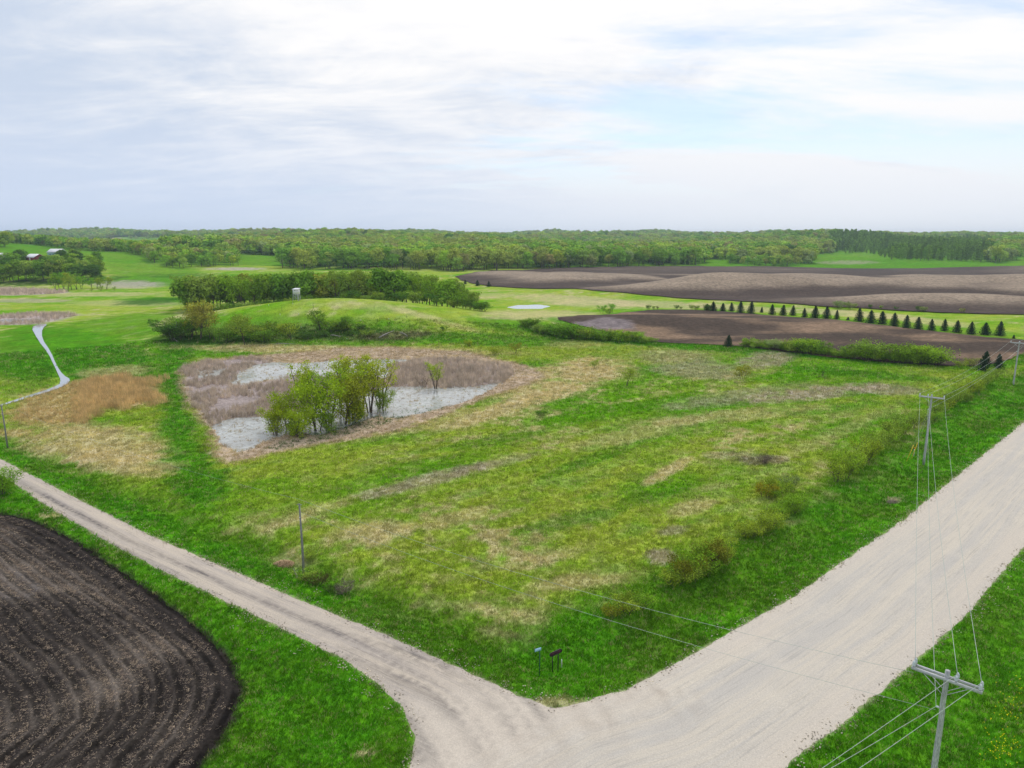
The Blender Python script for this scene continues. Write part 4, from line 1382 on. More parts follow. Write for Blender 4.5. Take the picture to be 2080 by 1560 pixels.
# -- pond willows -------------------------------------------------------
WL = [  # base px, base py, height px, kind, colour, label
    (560, 882, 62, 'dense', (0.310, 0.429, 0.024), 'low dense willow at the left front of the pond clump'),
    (608, 886, 60, 'dense', (0.419, 0.532, 0.024), 'bright yellow-green low willow at the front of the pond clump'),
    (585, 868, 75, 'dense', (0.291, 0.429, 0.024), 'rounded willow behind the front two of the pond clump'),
    (645, 872, 105, 'dense', (0.326, 0.463, 0.024), 'mid green willow left of the gap in the pond clump'),
    (628, 855, 128, 'willow', (0.399, 0.532, 0.036), 'tall left willow with a yellow top in the pond clump'),
    (668, 866, 120, 'willow', (0.310, 0.463, 0.024), 'leafy willow standing over the middle of the pond clump'),
    (697, 860, 95, 'dense', (0.310, 0.377, 0.036), 'olive willow right of the dark gap in the pond clump'),
    (712, 850, 118, 'willow', (0.364, 0.481, 0.030), 'slim willow in the middle right of the pond clump'),
    (690, 826, 108, 'willow', (0.436, 0.515, 0.036), 'yellow topped willow at the back left of the pond clump'),
    (735, 832, 118, 'willow', (0.472, 0.515, 0.036), 'tallest yellow crowned willow with bare limbs in the pond clump'),
    (752, 836, 118, 'willow', (0.364, 0.446, 0.036), 'upright dark stemmed willow near the right of the pond clump'),
    (772, 828, 108, 'willow', (0.436, 0.498, 0.036), 'rightmost tall willow of the pond clump'),
    (780, 833, 45, 'dense', (0.236, 0.360, 0.024), 'low green willow bush at the right end of the pond clump'),
    (735, 846, 40, 'dense', (0.399, 0.429, 0.024), 'small golden willow bush at the foot of the tall willows'),
    (600, 884, 36, 'dense', (.20, .34, .02), 'small leafy willow bush at the water line, front left of the pond clump'),
    (672, 878, 42, 'dense', (.17, .30, .02), 'leafy willow bush at the water line in the middle of the pond clump'),
    (722, 858, 44, 'dense', (.20, .32, .02), 'leafy willow bush below the slim willow of the pond clump'),
    (885, 788, 58, 'willow', (0.399, 0.515, 0.036), 'lone willow rising from the water right of the clump'),
]
for (px, py, hp, kind, col, lab) in WL:
    p = onz(px, py); h = hpx(p[0], p[1], hp)
    plant(kind, p[0], p[1], h, col, 'willow_tree', lab, 'tree', 'willows standing in the pond' if px < 800 else None, 10.0 if kind == 'willow' else 6.0, (1.0 if kind == 'willow' else .95), .06, z=-.3)
p = onz(860, 785); t_ = Acc(); skeleton(np.random.RandomState(5), 2.6, 1.1, 4, .2, 7, t_, .05, .2, 4, .8)
link('bare_bush', t_.mesh('bare_bush'), M['bark'], loc=(p[0], p[1], -.3), label='small leafless grey bush in the water beside the lone willow', category='bush')

# -- young trees out in the meadow ---------------------------------------
YT = [
    (1270, 783, 34, 'young', YG, 'round yellow-green young tree alone in the meadow', 'tree'),
    (1205, 750, 17, 'young', YG, 'tiny yellow sapling at the tip of the straw coloured patch', 'sapling'),
    (1506, 775, 32, 'young', (.32, .32, .03), 'bright yellow young tree on the grey patch of the meadow', 'tree'),
    (1667, 766, 28, 'young', LG, 'fresh green bushy young tree near the field hedgerow', 'tree'),
    (1045, 720, 22, 'young', (.30, .31, .04), 'slim yellow sapling just above the reeds right of the pond', 'sapling'),
    (1008, 722, 16, 'shrub', YG, 'low yellow-green shrub beside the slim yellow sapling', 'shrub'),
    (952, 704, 12, 'shrub', YG, 'small yellow-green shrub above the pond', 'shrub'),
    (1100, 849, 12, 'shrub', DG, 'small dark green seedling bush in the open meadow', 'shrub'),
    (500, 700, 64, 'open', OL, 'slender brownish tree in front of the grassy hill', 'tree'),
    (405, 690, 78, 'open', (.40, .40, .06), 'tall yellowing tree with open limbs left of the grassy hill', 'tree'),
    (430, 688, 66, 'open', (.36, .33, .06), 'faintly rust tinted tree behind the yellowing one', 'tree'),
    (388, 686, 60, 'open', (.37, .38, .06), 'leaning yellowing tree at the left end of the thicket', 'tree'),
    (312, 672, 22, 'young', DG, 'thin green sapling left of the thicket', 'sapling'),
    (1222, 637, 18, 'young', LG, 'green sapling left of the pair near the far meadow pond', 'sapling'),
    (1243, 635, 18, 'young', LG, 'green sapling right of the pair near the far meadow pond', 'sapling'),
    (1236, 638, 10, 'shrub', OL, 'grey shrub between the two green saplings', 'shrub'),
]
for (px, py, hp, kind, col, lab, cat) in YT:
    x, y = base_pt(px, py); nom = {'young': 3.0, 'shrub': 1.9, 'open': 10.0}[kind]
    plant(kind, x, y, hpx(x, y, hp), col, {'tree': 'young_tree', 'sapling': 'sapling', 'shrub': 'shrub'}[cat], lab, cat, None, nom, 1.15 if kind != 'open' else 1.0, .05)

# -- spruces --------------------------------------------------------------
SPX = [(1436, 630, 13, 1.3), (1449, 632, 20, 1.0), (1468, 632, 17, 1.0), (1486, 632, 18, .9), (1504, 635, 24, .9), (1525, 637, 25, .9), (1547, 635, 12, .8), (1568, 639, 21, .9), (1590, 641, 22, .9), (1610, 641, 21, .85), (1634, 645, 19, .85), (1655, 647, 25, 1.0), (1678, 650, 25, 1.0), (1699, 651, 19, .8),
       (1745, 656, 28, .9), (1769, 659, 27, 1.0), (1792, 661, 27, .95), (1816, 665, 28, .9), (1840, 668, 27, .9), (1864, 670, 26, .95), (1892, 672, 24, .85), (1918, 673, 25, .8), (1943, 676, 25, .95), (1972, 679, 26, .9), (2001, 680, 25, 1.15), (2030, 682, 30, .9)]
SLAB = ['leftmost', 'second from left', 'third from left', 'fourth from left', 'fifth from left', 'sixth from left', 'seventh, a tiny one', 'eighth, after the tiny one', 'ninth from left', 'tenth from left', 'eleventh, narrow', 'twelfth from left', 'thirteenth from left', 'last before the wide gap',
        'first after the wide gap', 'second after the wide gap', 'third after the wide gap', 'fourth after the wide gap', 'fifth after the wide gap', 'sixth after the wide gap', 'sixth from right', 'slim, fifth from right', 'fourth from right', 'third from right', 'broad, second from right', 'tall, at the right end']
for (px, py, hp, wd_), lb in zip(SPX, SLAB):
    p = onz(px, py, 0.0); x, y = p[0], p[1]
    if px < 1470: x, y = base_pt(px, py)
    plant('spruce', x, y, hpx(x, y, hp), SPR, 'spruce_tree', ('dark spruce ' + lb) + ' in the row above the brown field', 'spruce', 'row of spruces above the brown field', 4.9, 1.42 * wd_, .12)
for (px, py, hp, wd_, lab) in [
    (1479, 704, 25, 1.0, 'lone dark spruce on the lower edge of the brown field'), (1998, 755, 42, .85, 'tall spruce left of the pair beyond the hedgerow end'), (2027, 751, 34, .85, 'shorter spruce right of the pair beyond the hedgerow end'),
    (945, 577, 9, 1.1, 'small spruce left of three by the end of the grove'), (970, 581, 12, 1.1, 'middle spruce of three by the end of the grove'), (993, 583, 11, 1.1, 'right spruce of three by the end of the grove'),
    (1722, 653, 7, 1.4, 'tiny spruce in the wide gap of the row'), (2059, 687, 8, 1.1, 'tiny spruce beyond the right end of the row')]:
    if py > 640: p = onz(px, py); x, y = p[0], p[1]
    else: x, y = base_pt(px, py)
    plant('spruce', x, y, hpx(x, y, hp), SPR, 'spruce_tree', lab, 'spruce', None, 4.9, 1.38 * wd_, .1)

# -- shrubs ---------------------------------------------------------------
HR = [(1275, 1240, 46, YG), (1248, 1250, 30, (.30, .32, .03)), (1300, 1232, 38, G1), (1372, 1190, 40, YG), (1392, 1178, 62, (.22, .25, .03)), (1412, 1168, 66, G1), (1436, 1155, 68, (.20, .22, .03)), (1455, 1142, 60, YG), (1470, 1128, 42, YG),
      (1520, 1095, 34, YG), (1533, 1088, 30, YG), (1556, 1080, 44, YG), (1570, 1068, 36, YG), (1600, 1044, 40, G1), (1618, 1034, 34, G1), (1552, 1012, 34, (.36, .33, .03)), (1580, 1006, 42, YG), (1600, 998, 36, GG), (1700, 978, 52, YG), (1716, 972, 58, G1), (1735, 955, 44, YG),
      (1757, 938, 50, YG), (1772, 925, 48, OL), (1790, 912, 40, OL), (1814, 895, 44, OL), (1832, 885, 48, OL), (1850, 872, 38, OL), (1872, 862, 34, OL), (1898, 848, 36, OL), (1915, 836, 36, YG), (1932, 826, 34, OL), (1948, 816, 34, OL), (1962, 808, 30, YG), (1977, 800, 34, YG), (1990, 790, 28, OL), (2004, 782, 28, OL), (2018, 772, 28, OL)]
UNQ = {1275: 'yellow-green shrub nearest the sign corner in the roadside hedgerow', 1248: 'small bright yellow shrub at the low end of the roadside hedgerow', 1552: 'golden yellow shrub standing out in the roadside hedgerow'}
extra = []
for i in range(len(HR) - 1):
    a, b = HR[i], HR[i + 1]
    if abs(a[0] - b[0]) < 34 and i > 2:
        extra.append(((a[0] + b[0]) / 2 + trng.uniform(-10, 10), (a[1] + b[1]) / 2 + trng.uniform(-8, 8), min(a[2], b[2]) * .75, pickc([a[3], OL, G1])))
for (px, py, hp, col) in HR + extra:
    p = onz(px, py); h = hpx(p[0], p[1], hp) * 0.80
    plant('shrub', p[0], p[1], h, col, 'shrub', UNQ.get(px, cw(col) + ' shrub ' + where(px, ((1340, 'at the sign end of the roadside hedgerow'), (1480, 'in the thick clump of the roadside hedgerow'), (1600, 'in the gappy stretch of the roadside hedgerow'), (1740, 'where the roadside hedgerow thickens again'), (1860, 'in the roadside hedgerow left of the middle utility pole'), (1940, 'in the roadside hedgerow behind the middle utility pole'), (3000, 'in the roadside hedgerow towards the pair of spruces')))), 'shrub', 'shrubs of the hedgerow along the gravel road', 1.9, min(1.25, max(.85, 1.7 / h)), .12)
# hedgerows along the brown field
for (x0, y0, x1, y1, n, hp, cols, gname) in [(1062, 676, 1130, 688, 12, 14, (OL, GG, G2), 'a'), (1130, 690, 1330, 699, 24, 22, (G2, OL, G1, G2), 'a'), (1508, 706, 1600, 712, 12, 14, (OL, GG, G1), 'b'), (1590, 713, 1730, 730, 19, 22, (G2, OL, G1, G2), 'b'), (1730, 730, 1912, 745, 22, 28, (G1, OL, G2, G1), 'b')]:
    for i in range(n):
        t = (i + trng.random() * .8) / n
        px = x0 + (x1 - x0) * t; py = y0 + (y1 - y0) * t + trng.uniform(-3, 1)
        p = onz(px, py); h = hpx(p[0], p[1], hp * trng.choice((.4, .55, .7, .85, 1.0, 1.2)))
        lab = 'green shrub in the hedge along the lower left edge of the brown field' if gname == 'a' else 'green shrub in the hedge along the lower right edge of the brown field'
        col = pickc(cols)
        lab2 = cw(col) + ' shrub ' + where(px, ((1130, 'at the thin left tip of the hedge below the pale field corner'), (1230, 'in the hedge below the pale corner of the brown field'), (1400, 'at the right end of the hedge below the pale field corner'), (1595, 'in the hedge just right of the lone spruce'), (1680, 'in the lower field hedge, left part'), (1760, 'in the middle of the lower field hedge'), (1840, 'right of the middle of the lower field hedge'), (3000, 'at the right end of the lower field hedge')))
        plant('shrub', p[0], p[1], h, col, 'shrub', lab2, 'shrub', lab.replace('green shrub', 'green shrubs'), 1.9, trng.uniform(1.15, 1.7), .2)
for (px, py, hp, col, lab) in [(1520, 705, 16, G1, 'round green shrub just right of the lone spruce'), (1952, 748, 12, YG, 'small yellow-green shrub right of the field hedge'), (1975, 746, 16, (.33, .36, .10), 'pale yellow shrub left of the two spruces'),
                         (4, 1003, 56, (.14, .23, .02), 'leafy green bush at the left edge beside the side road'), (645, 1180, 22, (.09, .10, .03), 'dark brushy shrub at the foot of the middle wooden pole'), (622, 1172, 24, OL, 'brown twiggy shrub hugging the middle wooden pole'),
                         (675, 1196, 16, (.08, .17, .03), 'low green plant right of the brush by the wooden pole'), (697, 1196, 22, (.20, .19, .15), 'grey-leafed shrub right of the brush by the wooden pole'), (626, 1128, 20, YG, 'yellow-green weed clump behind the middle wooden pole'),
                         (1437, 631, 12, DG, 'dark bush at the left end of the spruce row'), (1705, 627, 14, GG, 'grey-green shrub on the far field edge above the spruces'), (1728, 628, 12, GG, 'second grey-green shrub on the far field edge above the spruces'), (1875, 633, 9, GG, 'small pale shrub on the far field edge, right of the pair'), (902, 672, 7, DG, 'dark round bush on the right flank of the grassy hill'), (1552, 943, 14, (.20, .16, .13), 'flattened grey-brown brush heap in the meadow')]:
    p = onz(px, py) if py > 700 else None
    x, y = (p[0], p[1]) if p is not None else base_pt(px, py)
    h = hpx(x, y, hp); big_ = hp > 50
    plant('dense' if big_ else 'shrub', x, y, h, (.24, .42, .03) if big_ else col, 'shrub', lab, 'shrub', None, 6.0 if big_ else 1.9, 1.3, .04)
# small twigs along the far edge above the brown field
for px in (1317, 1327, 1336, 1374, 1383, 1404, 1412, 1415, 1767, 1790, 1820, 1864, 1955):
    x, y = base_pt(px, 629 if px < 1500 else 627 + (px - 1767) * .045)
    plant('shrub', x, y, hpx(x, y, trng.uniform(5, 9)), pickc((BR, OL, DG)), 'shrub', 'spindly low bush on the grass strip near the spruce row', 'shrub', 'spindly bushes near the spruce row', 1.9, .8)

# -- thicket on the bank of the grassy hill ---------------------------------
for i in range(28):
    px = trng.uniform(335, 560) if i < 17 else trng.uniform(560, 760)
    py = trng.uniform(676, 698) if px < 560 else trng.uniform(664, 690)
    hp = trng.uniform(14, 34) if px < 560 else trng.uniform(9, 20)
    x, y = base_pt(px, py)
    kind = pickc(('shrub', 'shrub', 'young')); nom = 1.9 if kind == 'shrub' else 3.0
    plant(kind, x, y, hpx(x, y, hp), (_c := pickc((DG, G2, OL, G2, DG))), 'thicket_shrub', cw(_c) + ' bush ' + where(px, ((420, 'at the left end of the hillside thicket'), (490, 'left of the middle of the hillside thicket'), (560, 'in the dense right part of the hillside thicket'), (660, 'on the bank below the hunting blind'), (3000, 'on the bank near the fallen logs'))), 'shrub', 'bushes of the thicket at the foot of the hill', nom, 1.5, .2)
for (px, py, hp, kind, col, lab) in [(467, 688, 40, 'open', G1, 'leafy small tree in the middle of the thicket'), (545, 690, 36, 'open', G2, 'rounded dark small tree in the thicket'), (598, 690, 34, 'young', YG, 'bright yellow-green bush in the thicket below the hunting blind'), (652, 672, 40, 'open', G2, 'small dark tree on the bank right of the thicket'), (712, 668, 26, 'young', G2, 'dark green bush on the bank of the hill'), (745, 684, 12, 'shrub', OL, 'low olive bush on the bank by the fallen logs'), (868, 678, 9, 'young', YG, 'tiny yellow-green sapling at the right end of the bank')]:
    x, y = base_pt(px, py); nom = {'open': 10., 'young': 3., 'shrub': 1.9}[kind]
    plant(kind, x, y, hpx(x, y, hp), col, 'small_tree' if kind == 'open' else 'shrub', lab, 'tree' if kind == 'open' else 'shrub', None, nom, 1.4, .05)
# thin saplings on top of the hill
for (px, py, hp) in [(573, 632, 10), (637, 627, 12), (760, 627, 7), (826, 645, 6)]:
    x, y = base_pt(px, py); A = Acc(); h = hpx(x, y, hp); rg = np.random.RandomState(int(px))
    skeleton(rg, h, h * .28, 1, .4, 7, A, .05, .02, 4, .7)
    link('bare_sapling', A.mesh('bare_sapling'), M['bark'], loc=(x, y, float(H(np.array([x]), np.array([y]))[0])), label='leafless brown sapling on the grassy hill', category='sapling', group='bare saplings on the hill')

# dead snag, fallen logs
def snag(px, py, hp, lab, seed, name='dead_tree'):
    x, y = base_pt(px, py); A = Acc(); h = hpx(x, y, hp); rg = np.random.RandomState(seed)
    skeleton(rg, h, h * .35, 2, .35, 6, A, .16, .10, 6, .3)
    link(name, A.mesh(name, True), M['barkpale'], loc=(x, y, float(H(np.array([x]), np.array([y]))[0])), label=lab, category='dead tree')


snag(352, 692, 40, 'bleached dead tree at the left end of the thicket', 4)
snag(392, 626, 32, 'pale dead tree leaning at the left end of the grove', 9)
snag(461, 690, 24, 'pale thin dead trunk inside the thicket', 12)
snag(609, 1166, 22, 'short bleached snag at the foot of the middle wooden pole', 14)


def log(px0, py0, px1, py1, r, lab):
    x0, y0 = base_pt(px0, py0); x1, y1 = base_pt(px1, py1)
    z0 = float(H(np.array([x0]), np.array([y0]))[0]); z1 = float(H(np.array([x1]), np.array([y1]))[0])
    A = Acc(); a = np.array([x0, y0, z0 + r * .6]); b = np.array([x1, y1, z1 + r * 1.2])
    pts = [a, a * .6 + b * .4 + [0, 0, .15], b]
    A.tube(pts, [r, r * .8, r * .3], 7)
    rg = np.random.RandomState(int(px0)); l = np.linalg.norm(b - a)
    for k in range(5):
        t = .3 + .65 * rg.rand(); p = a + (b - a) * t
        d = (b - a) / l + rg.normal(0, .5, 3) * [1, 1, .6]; d[2] = abs(d[2])
        A.tube([p, p + d * l * .22], [r * .35, r * .1], 4)
    link('fallen_log', A.mesh('fallen_log', True), M['barkpale'], label=lab, category='log')


log(770, 686, 798, 673, .22, 'long pale fallen trunk slanting on the bank of the hill')
log(828, 684, 812, 674, .14, 'short fallen branch right of the long fallen trunk')
log(672, 682, 692, 686, .2, 'tangled fallen trunk in the middle of the bank')
log(360, 694, 345, 687, .16, 'bleached fallen branch under the dead tree')
log(560, 699, 600, 701, .14, 'low fallen branch in the grass in front of the thicket')

# -- the grove behind the grassy hill ----------------------------------------
gl_px = [(384, 290, 60), (985, 268, 20)]
for i in range(64):
    t = (i + trng.random()) / 64
    fx = 372 + t * 600
    row = i % 3
    Y = 292 - t * 18 + row * 9 + trng.uniform(-3, 3)
    if fx > 900: Y = 268 + row * 7 + trng.uniform(-3, 3)
    top = np.interp(fx, [370, 400, 450, 560, 700, 745, 800, 850, 900, 940, 975], [556, 548, 546, 545, 547, 541, 548, 553, 562, 575, 600]) + trng.uniform(-3, 9)
    x, y = fxy(fx, Y); z = float(H(np.array([x]), np.array([y]))[0])
    ppy = project(x, y, z)[1]
    h = hpx(x, y, max(ppy - top, 12))
    col = pickc((G1, G2, OL, G1, (.34, .40, .05), G2))
    if fx < 455: col = pickc((OL, G2, OL))
    if fx > 840: col = pickc((OL, YG, G1, OL))
    plant(pickc(('open', 'full', 'full', 'wood')), x, y, min(h, 15), col, 'grove_tree', cw(col) + ' tree ' + where(fx, ((455, 'at the left end of the grove'), (575, 'in the grove left of the hunting blind'), (640, 'in the grove right behind the hunting blind'), (760, 'in the grove right of the hunting blind'), (880, 'in the right half of the grove'), (2000, 'at the low right end of the grove'))), 'tree', 'trees of the grove behind the grassy hill', 10.5, 1.0 if h > 7 else 1.3, .14)
for i in range(60):
    fx = trng.uniform(400, 985); Y = 272 - (fx - 440) / 545 * 12 + trng.uniform(0, 10)
    if fx > 800: Y = 252 + trng.uniform(0, 14)
    x, y = fxy(fx, Y)
    plant(pickc(('young', 'shrub')), x, y, trng.uniform(2.2, 4.4), (_c := pickc((DG, G2, OL, DG))), 'understory_shrub', cw(_c) + ' undergrowth bush ' + where(fx, ((560, 'at the left front of the grove'), (650, 'at the grove front behind the hunting blind'), (800, 'at the grove front right of the hunting blind'), (3000, 'at the low right end of the grove front'))), 'shrub', 'undergrowth bushes along the front of the grove', 2.6, 1.5, .2)

# -- small clump at the left -------------------------------------------------
for (px, py, hp, col, lab) in [(112, 588, 25, G2, 'leftmost tree of the small bright clump in the left meadow'), (122, 588, 31, G1, 'second tree of the small bright clump in the left meadow'), (130, 587, 34, LG, 'vivid green tree in the small bright clump'), (137, 592, 28, YG, 'pale tree in front in the small bright clump'), (147, 589, 34, YG, 'tallest yellow-green tree of the small bright clump'), (157, 588, 32, G1, 'broad tree right of the tallest in the small bright clump'), (166, 587, 26, LG, 'rightmost tree of the small bright clump'),
                               (186, 586, 22, LG, 'vivid low tree left in the second bright clump'), (196, 586, 26, (.18, .30, .02), 'vivid tree in the middle of the second bright clump'), (207, 587, 22, YG, 'pale tree in the second bright clump'), (216, 588, 25, YG, 'rightmost tree of the second bright clump'), (205, 592, 12, OL, 'low olive bush in front of the second bright clump'), (185, 594, 10, YG, 'low yellow bush in front of the second bright clump'), (232, 591, 9, OL, 'low bush right of the second bright clump')]:
    x, y = base_pt(px, py)
    plant('open', x, y, hpx(x, y, hp), col, 'young_tree', lab, 'tree', None, 10.5, 1.15, .04)

# -- farm trees --------------------------------------------------------------
for i in range(105):
    fx = trng.uniform(-130, 205); Y = trng.uniform(478, 585)
    if i % 3 == 0: Y = trng.uniform(476, 492)
    x, y = fxy(fx, Y); z = float(H(np.array([x]), np.array([y]))[0])
    topmin = 498 if fx < 50 else (526.5 if fx < 95 else (516 if fx < 128 else 506)); topmin += trng.uniform(-2, 6)
    h = min(trng.uniform(10, 16), max(3.0, (project(x, y, z)[1] - topmin) / FPX * y))
    if fx > 120: h = min(h, 12)
    col = pickc((G2, DG, OL, G2, G1, DG))
    plant(pickc(('full', 'full', 'wood')), x, y, h, col, 'farm_tree', cw(col) + ' tree ' + where(fx, ((40, 'in the farm wood left of the red barn'), (95, 'in the farm wood in front of the red barn'), (132, 'in the farm wood in front of the teal farmhouse'), (500, 'in the farm wood right of the teal farmhouse'))), 'tree', 'trees of the wood around the farm', 10.5, 1.1, .2)

for i in range(16):
    fx = trng.uniform(-60, 34); Y = trng.uniform(690, 800)
    x, y = fxy(fx, Y)
    _c = pickc((G1, YG, G2)); plant('full', x, y, trng.uniform(9, 14), _c, 'hillside_tree', cw(_c) + ' tree on the hilltop at the far left edge above the farm', 'tree', 'trees on the hilltop above the farm', 10.5, 1.2, .2)
# ------------------------------------------------------------------ the far woods
EDGE = np.array([(-900, 700), (-300, 640), (-40, 640), (0, 800), (60, 900), (110, 830), (240, 800), (280, 720), (320, 620), (345, 600), (410, 625), (520, 640), (600, 640), (930, 612), (1000, 645), (1150, 685), (1300, 742), (1420, 775), (1450, 900), (1470, 900), (1485, 785), (1630, 785), (1660, 900), (1690, 1130), (1765, 1140), (1800, 900), (1960, 870), (2020, 845), (2060, 900), (2100, 1020), (2400, 900), (3000, 800)], float)
CLEAR = [(40, 260, 1250, 2500), (486, 574, 600, 860), (60, 330, 1700, 2400), (1085, 1235, 2350, 2750), (1650, 1780, 700, 1110), (250, 420, 980, 1300)]


def wooded(fx, Y):
    e = np.interp(fx, EDGE[:, 0], EDGE[:, 1]) + (vnoise(fx / 23.0, fx * 0, 3) - .5) * 24
    k = Y > e
    for (a, b, c, d) in CLEAR: k &= ~((fx > a) & (fx < b) & (Y > c) & (Y < d))
    return k


def fkind(fx, Y):
    pop = (fx > 1690) & (fx < 2010) & (Y < 1700)
    return pop


frng = np.random.RandomState(17)
FXs = []; FYs = []
for (Y0, Y1, area) in ((600, 900, 85.), (900, 1300, 120.), (1300, 2000, 180.), (2000, 3000, 300.), (3000, 4300, 650.)):
    w0 = 2300 / FPX
    n = int((Y1 ** 2 - Y0 ** 2) / 2 * w0 / area)
    Y = np.sqrt(frng.uniform(Y0 ** 2, Y1 ** 2, n)); fx = frng.uniform(-220, 2300, n) if True else 0
    k = wooded(fx, Y); FXs.append(fx[k]); FYs.append(Y[k])
FXs = np.concatenate(FXs); FYs = np.concatenate(FYs)
# scattered bushes and hedgerow trees in the clearings
bx = frng.uniform(60, 340, 260); bY = frng.uniform(830, 1600, 260); kk = fbm(bx / 30, bY / 90, 2, 4) > .5
FXs = np.concatenate([FXs, bx[kk]]); FYs = np.concatenate([FYs, bY[kk]])
x = (FXs - 1040) / FPX * (FYs * CP + CH * SP); y = FYs; z = H(x, y, False)
e = np.interp(FXs, EDGE[:, 0], EDGE[:, 1])
depth_in = FYs - e
# the 150 trees nearest the wood's front edge become individuals
order = np.argsort(np.where((FXs > 225) & (FXs < 2110), depth_in + frng.rand(len(x)) * 14 + (FYs - 600) * .06, 1e9))
front = order[:150]; rest = np.ones(len(x), bool); rest[front] = False
pal = np.array([G1, G2, OL, (.30, .37, .06), GG, YG, DG, (.31, .30, .10)])
pw = np.array([.2, .14, .17, .2, .09, .12, .03, .05])
ci_ = frng.choice(len(pal), len(x), p=pw)
big = fbm(x / 120, y / 120, 3, 81)
ci_ = np.where(big > .56, np.where(frng.rand(len(x)) < .6, 3, ci_), ci_)
ci_ = np.where(big < .42, np.where(frng.rand(len(x)) < .6, 1, ci_), ci_)
colr = pal[ci_] * frng.uniform(.95, 1.5, (len(x), 1))
pop = fkind(FXs, FYs)
colr[pop] = np.array([.20, .34, .045]) * frng.uniform(.75, 1.3, (pop.sum(), 1))
hts = frng.uniform(12, 20, len(x))
hts = np.where(y < 900, hts * .98, hts); hts = np.where((FXs > 1660) & (FXs < 1800) & (y < 1160), 9, hts)
hts = np.where((FXs > 1440) & (FXs < 1660) & (y < 840), frng.uniform(7.5, 12, len(x)), hts)
hts = np.where((FXs < 340) & (y < 1000), frng.uniform(9, 14, len(x)), hts)
hts = np.where((FXs > 330) & (FXs < 520) & (y < 760), frng.uniform(8, 12, len(x)), hts)
hts = np.where((FXs < 345) & (y > 1000) & (y < 2500), frng.uniform(4, 8, len(x)), hts)


def far_proto(seed, pp):
    rg = np.random.RandomState(seed); A = Acc()
    if pp:
        skeleton(rg, 10, 1.0, 1, .15, 5, A, .14, .02, 3, 1.0)
        n = 260; zz = rg.uniform(1.2, 10, n) ; R = 1.5 * np.sqrt(np.clip(1 - ((zz - 4.5) / 5.8) ** 2, .03, 1)); a = rg.rand(n) * 6.283; q = np.sqrt(rg.rand(n))
        A.leaves(np.column_stack([np.cos(a) * R * q, np.sin(a) * R * q, zz]), .55, rg, .2, .6)
        return A
    lobed(rg, 10, 4.9, 1.2, 620, .62, 6, A)
    A.tube([(0, 0, -.5), (0, 0, 6)], [.25, .1], 4, False)
    return A


fp = [proto('wood_tree_far', far_proto(900 + i, False), M['leafi']) for i in range(6)] + [proto('poplar_far', far_proto(920 + i, True), M['leafi']) for i in range(3)]
fp.sort(key=lambda o: o.name)
names = [o.name for o in fp]
pick = np.zeros(len(x), int)
npop = [i for i, n_ in enumerate(names) if n_.startswith('poplar')]; nwd = [i for i, n_ in enumerate(names) if n_.startswith('wood')]
pick[:] = np.array(nwd)[frng.randint(0, len(nwd), len(x))]; pick[pop] = np.array(npop)[frng.randint(0, len(npop), pop.sum())]
sc = hts / 10 * np.where(y > 2000, 1.35, 1.0)
hh = np.where(y > 2000, -2.5, -.3)
scatter('forest', x[rest], y[rest], (z + hh)[rest], sc[rest], frng.rand(rest.sum()) * 6.28, colr[rest], pick[rest], fp, kind='stuff', label='mass of spring-green woods rolling to the horizon', category='forest')
for i in front:
    fx = FXs[i]
    if pop[i]: kd, lab, grp, nm = 'poplar', 'narrow upright tree at the front of the right hand plantation', 'narrow trees fronting the plantation', 'plantation_tree'
    elif fx < 560: kd, lab, grp, nm = 'wood', 'tree on the wood edge left of the hill grove', 'trees on the near edge of the left woods', 'woodland_tree'
    elif fx < 1440: kd, lab, grp, nm = 'wood', 'leafy tree on the near edge of the woods behind the far brown field', 'trees on the near edge of the central woods', 'woodland_tree'
    else: kd, lab, grp, nm = 'wood', 'round tree on the wood edge by the green gap', 'trees on the wood edge by the green gap', 'woodland_tree'
    cn = cw(pal[ci_[i]]) if not pop[i] else ''
    if 560 <= fx < 1440: lab = 'tree on the central wood edge ' + where(fx, ((700, 'above the left of the grove'), (930, 'above the right of the grove'), (1050, 'at the left tip of the far field'), (1200, 'left of the far field middle'), (3000, 'right of the far field middle')))
    plant('full' if kd == 'wood' and frng.rand() < .6 else kd, x[i], y[i], hts[i], tuple(colr[i]), nm, (cn + ' ' + lab).strip(), 'tree', grp, 10.4, 1.05, .05, z=z[i])


# ------------------------------------------------------------------ utility poles and wires
def insulator(parent_obj, loc, h=.34):
    A = Acc()
    prof = [(0, .018), (.06, .018), (.07, .07), (.10, .085), (.12, .05), (.15, .075), (.18, .085), (.20, .05), (.23, .065), (.27, .07), (.30, .04), (h, .03)]
    A.tube([(0, 0, a) for a, _ in prof], [b for _, b in prof], 10)
    o = link('insulator', A.mesh('insulator', True), M['porc'], parent=parent_obj); o.location = loc
    return o


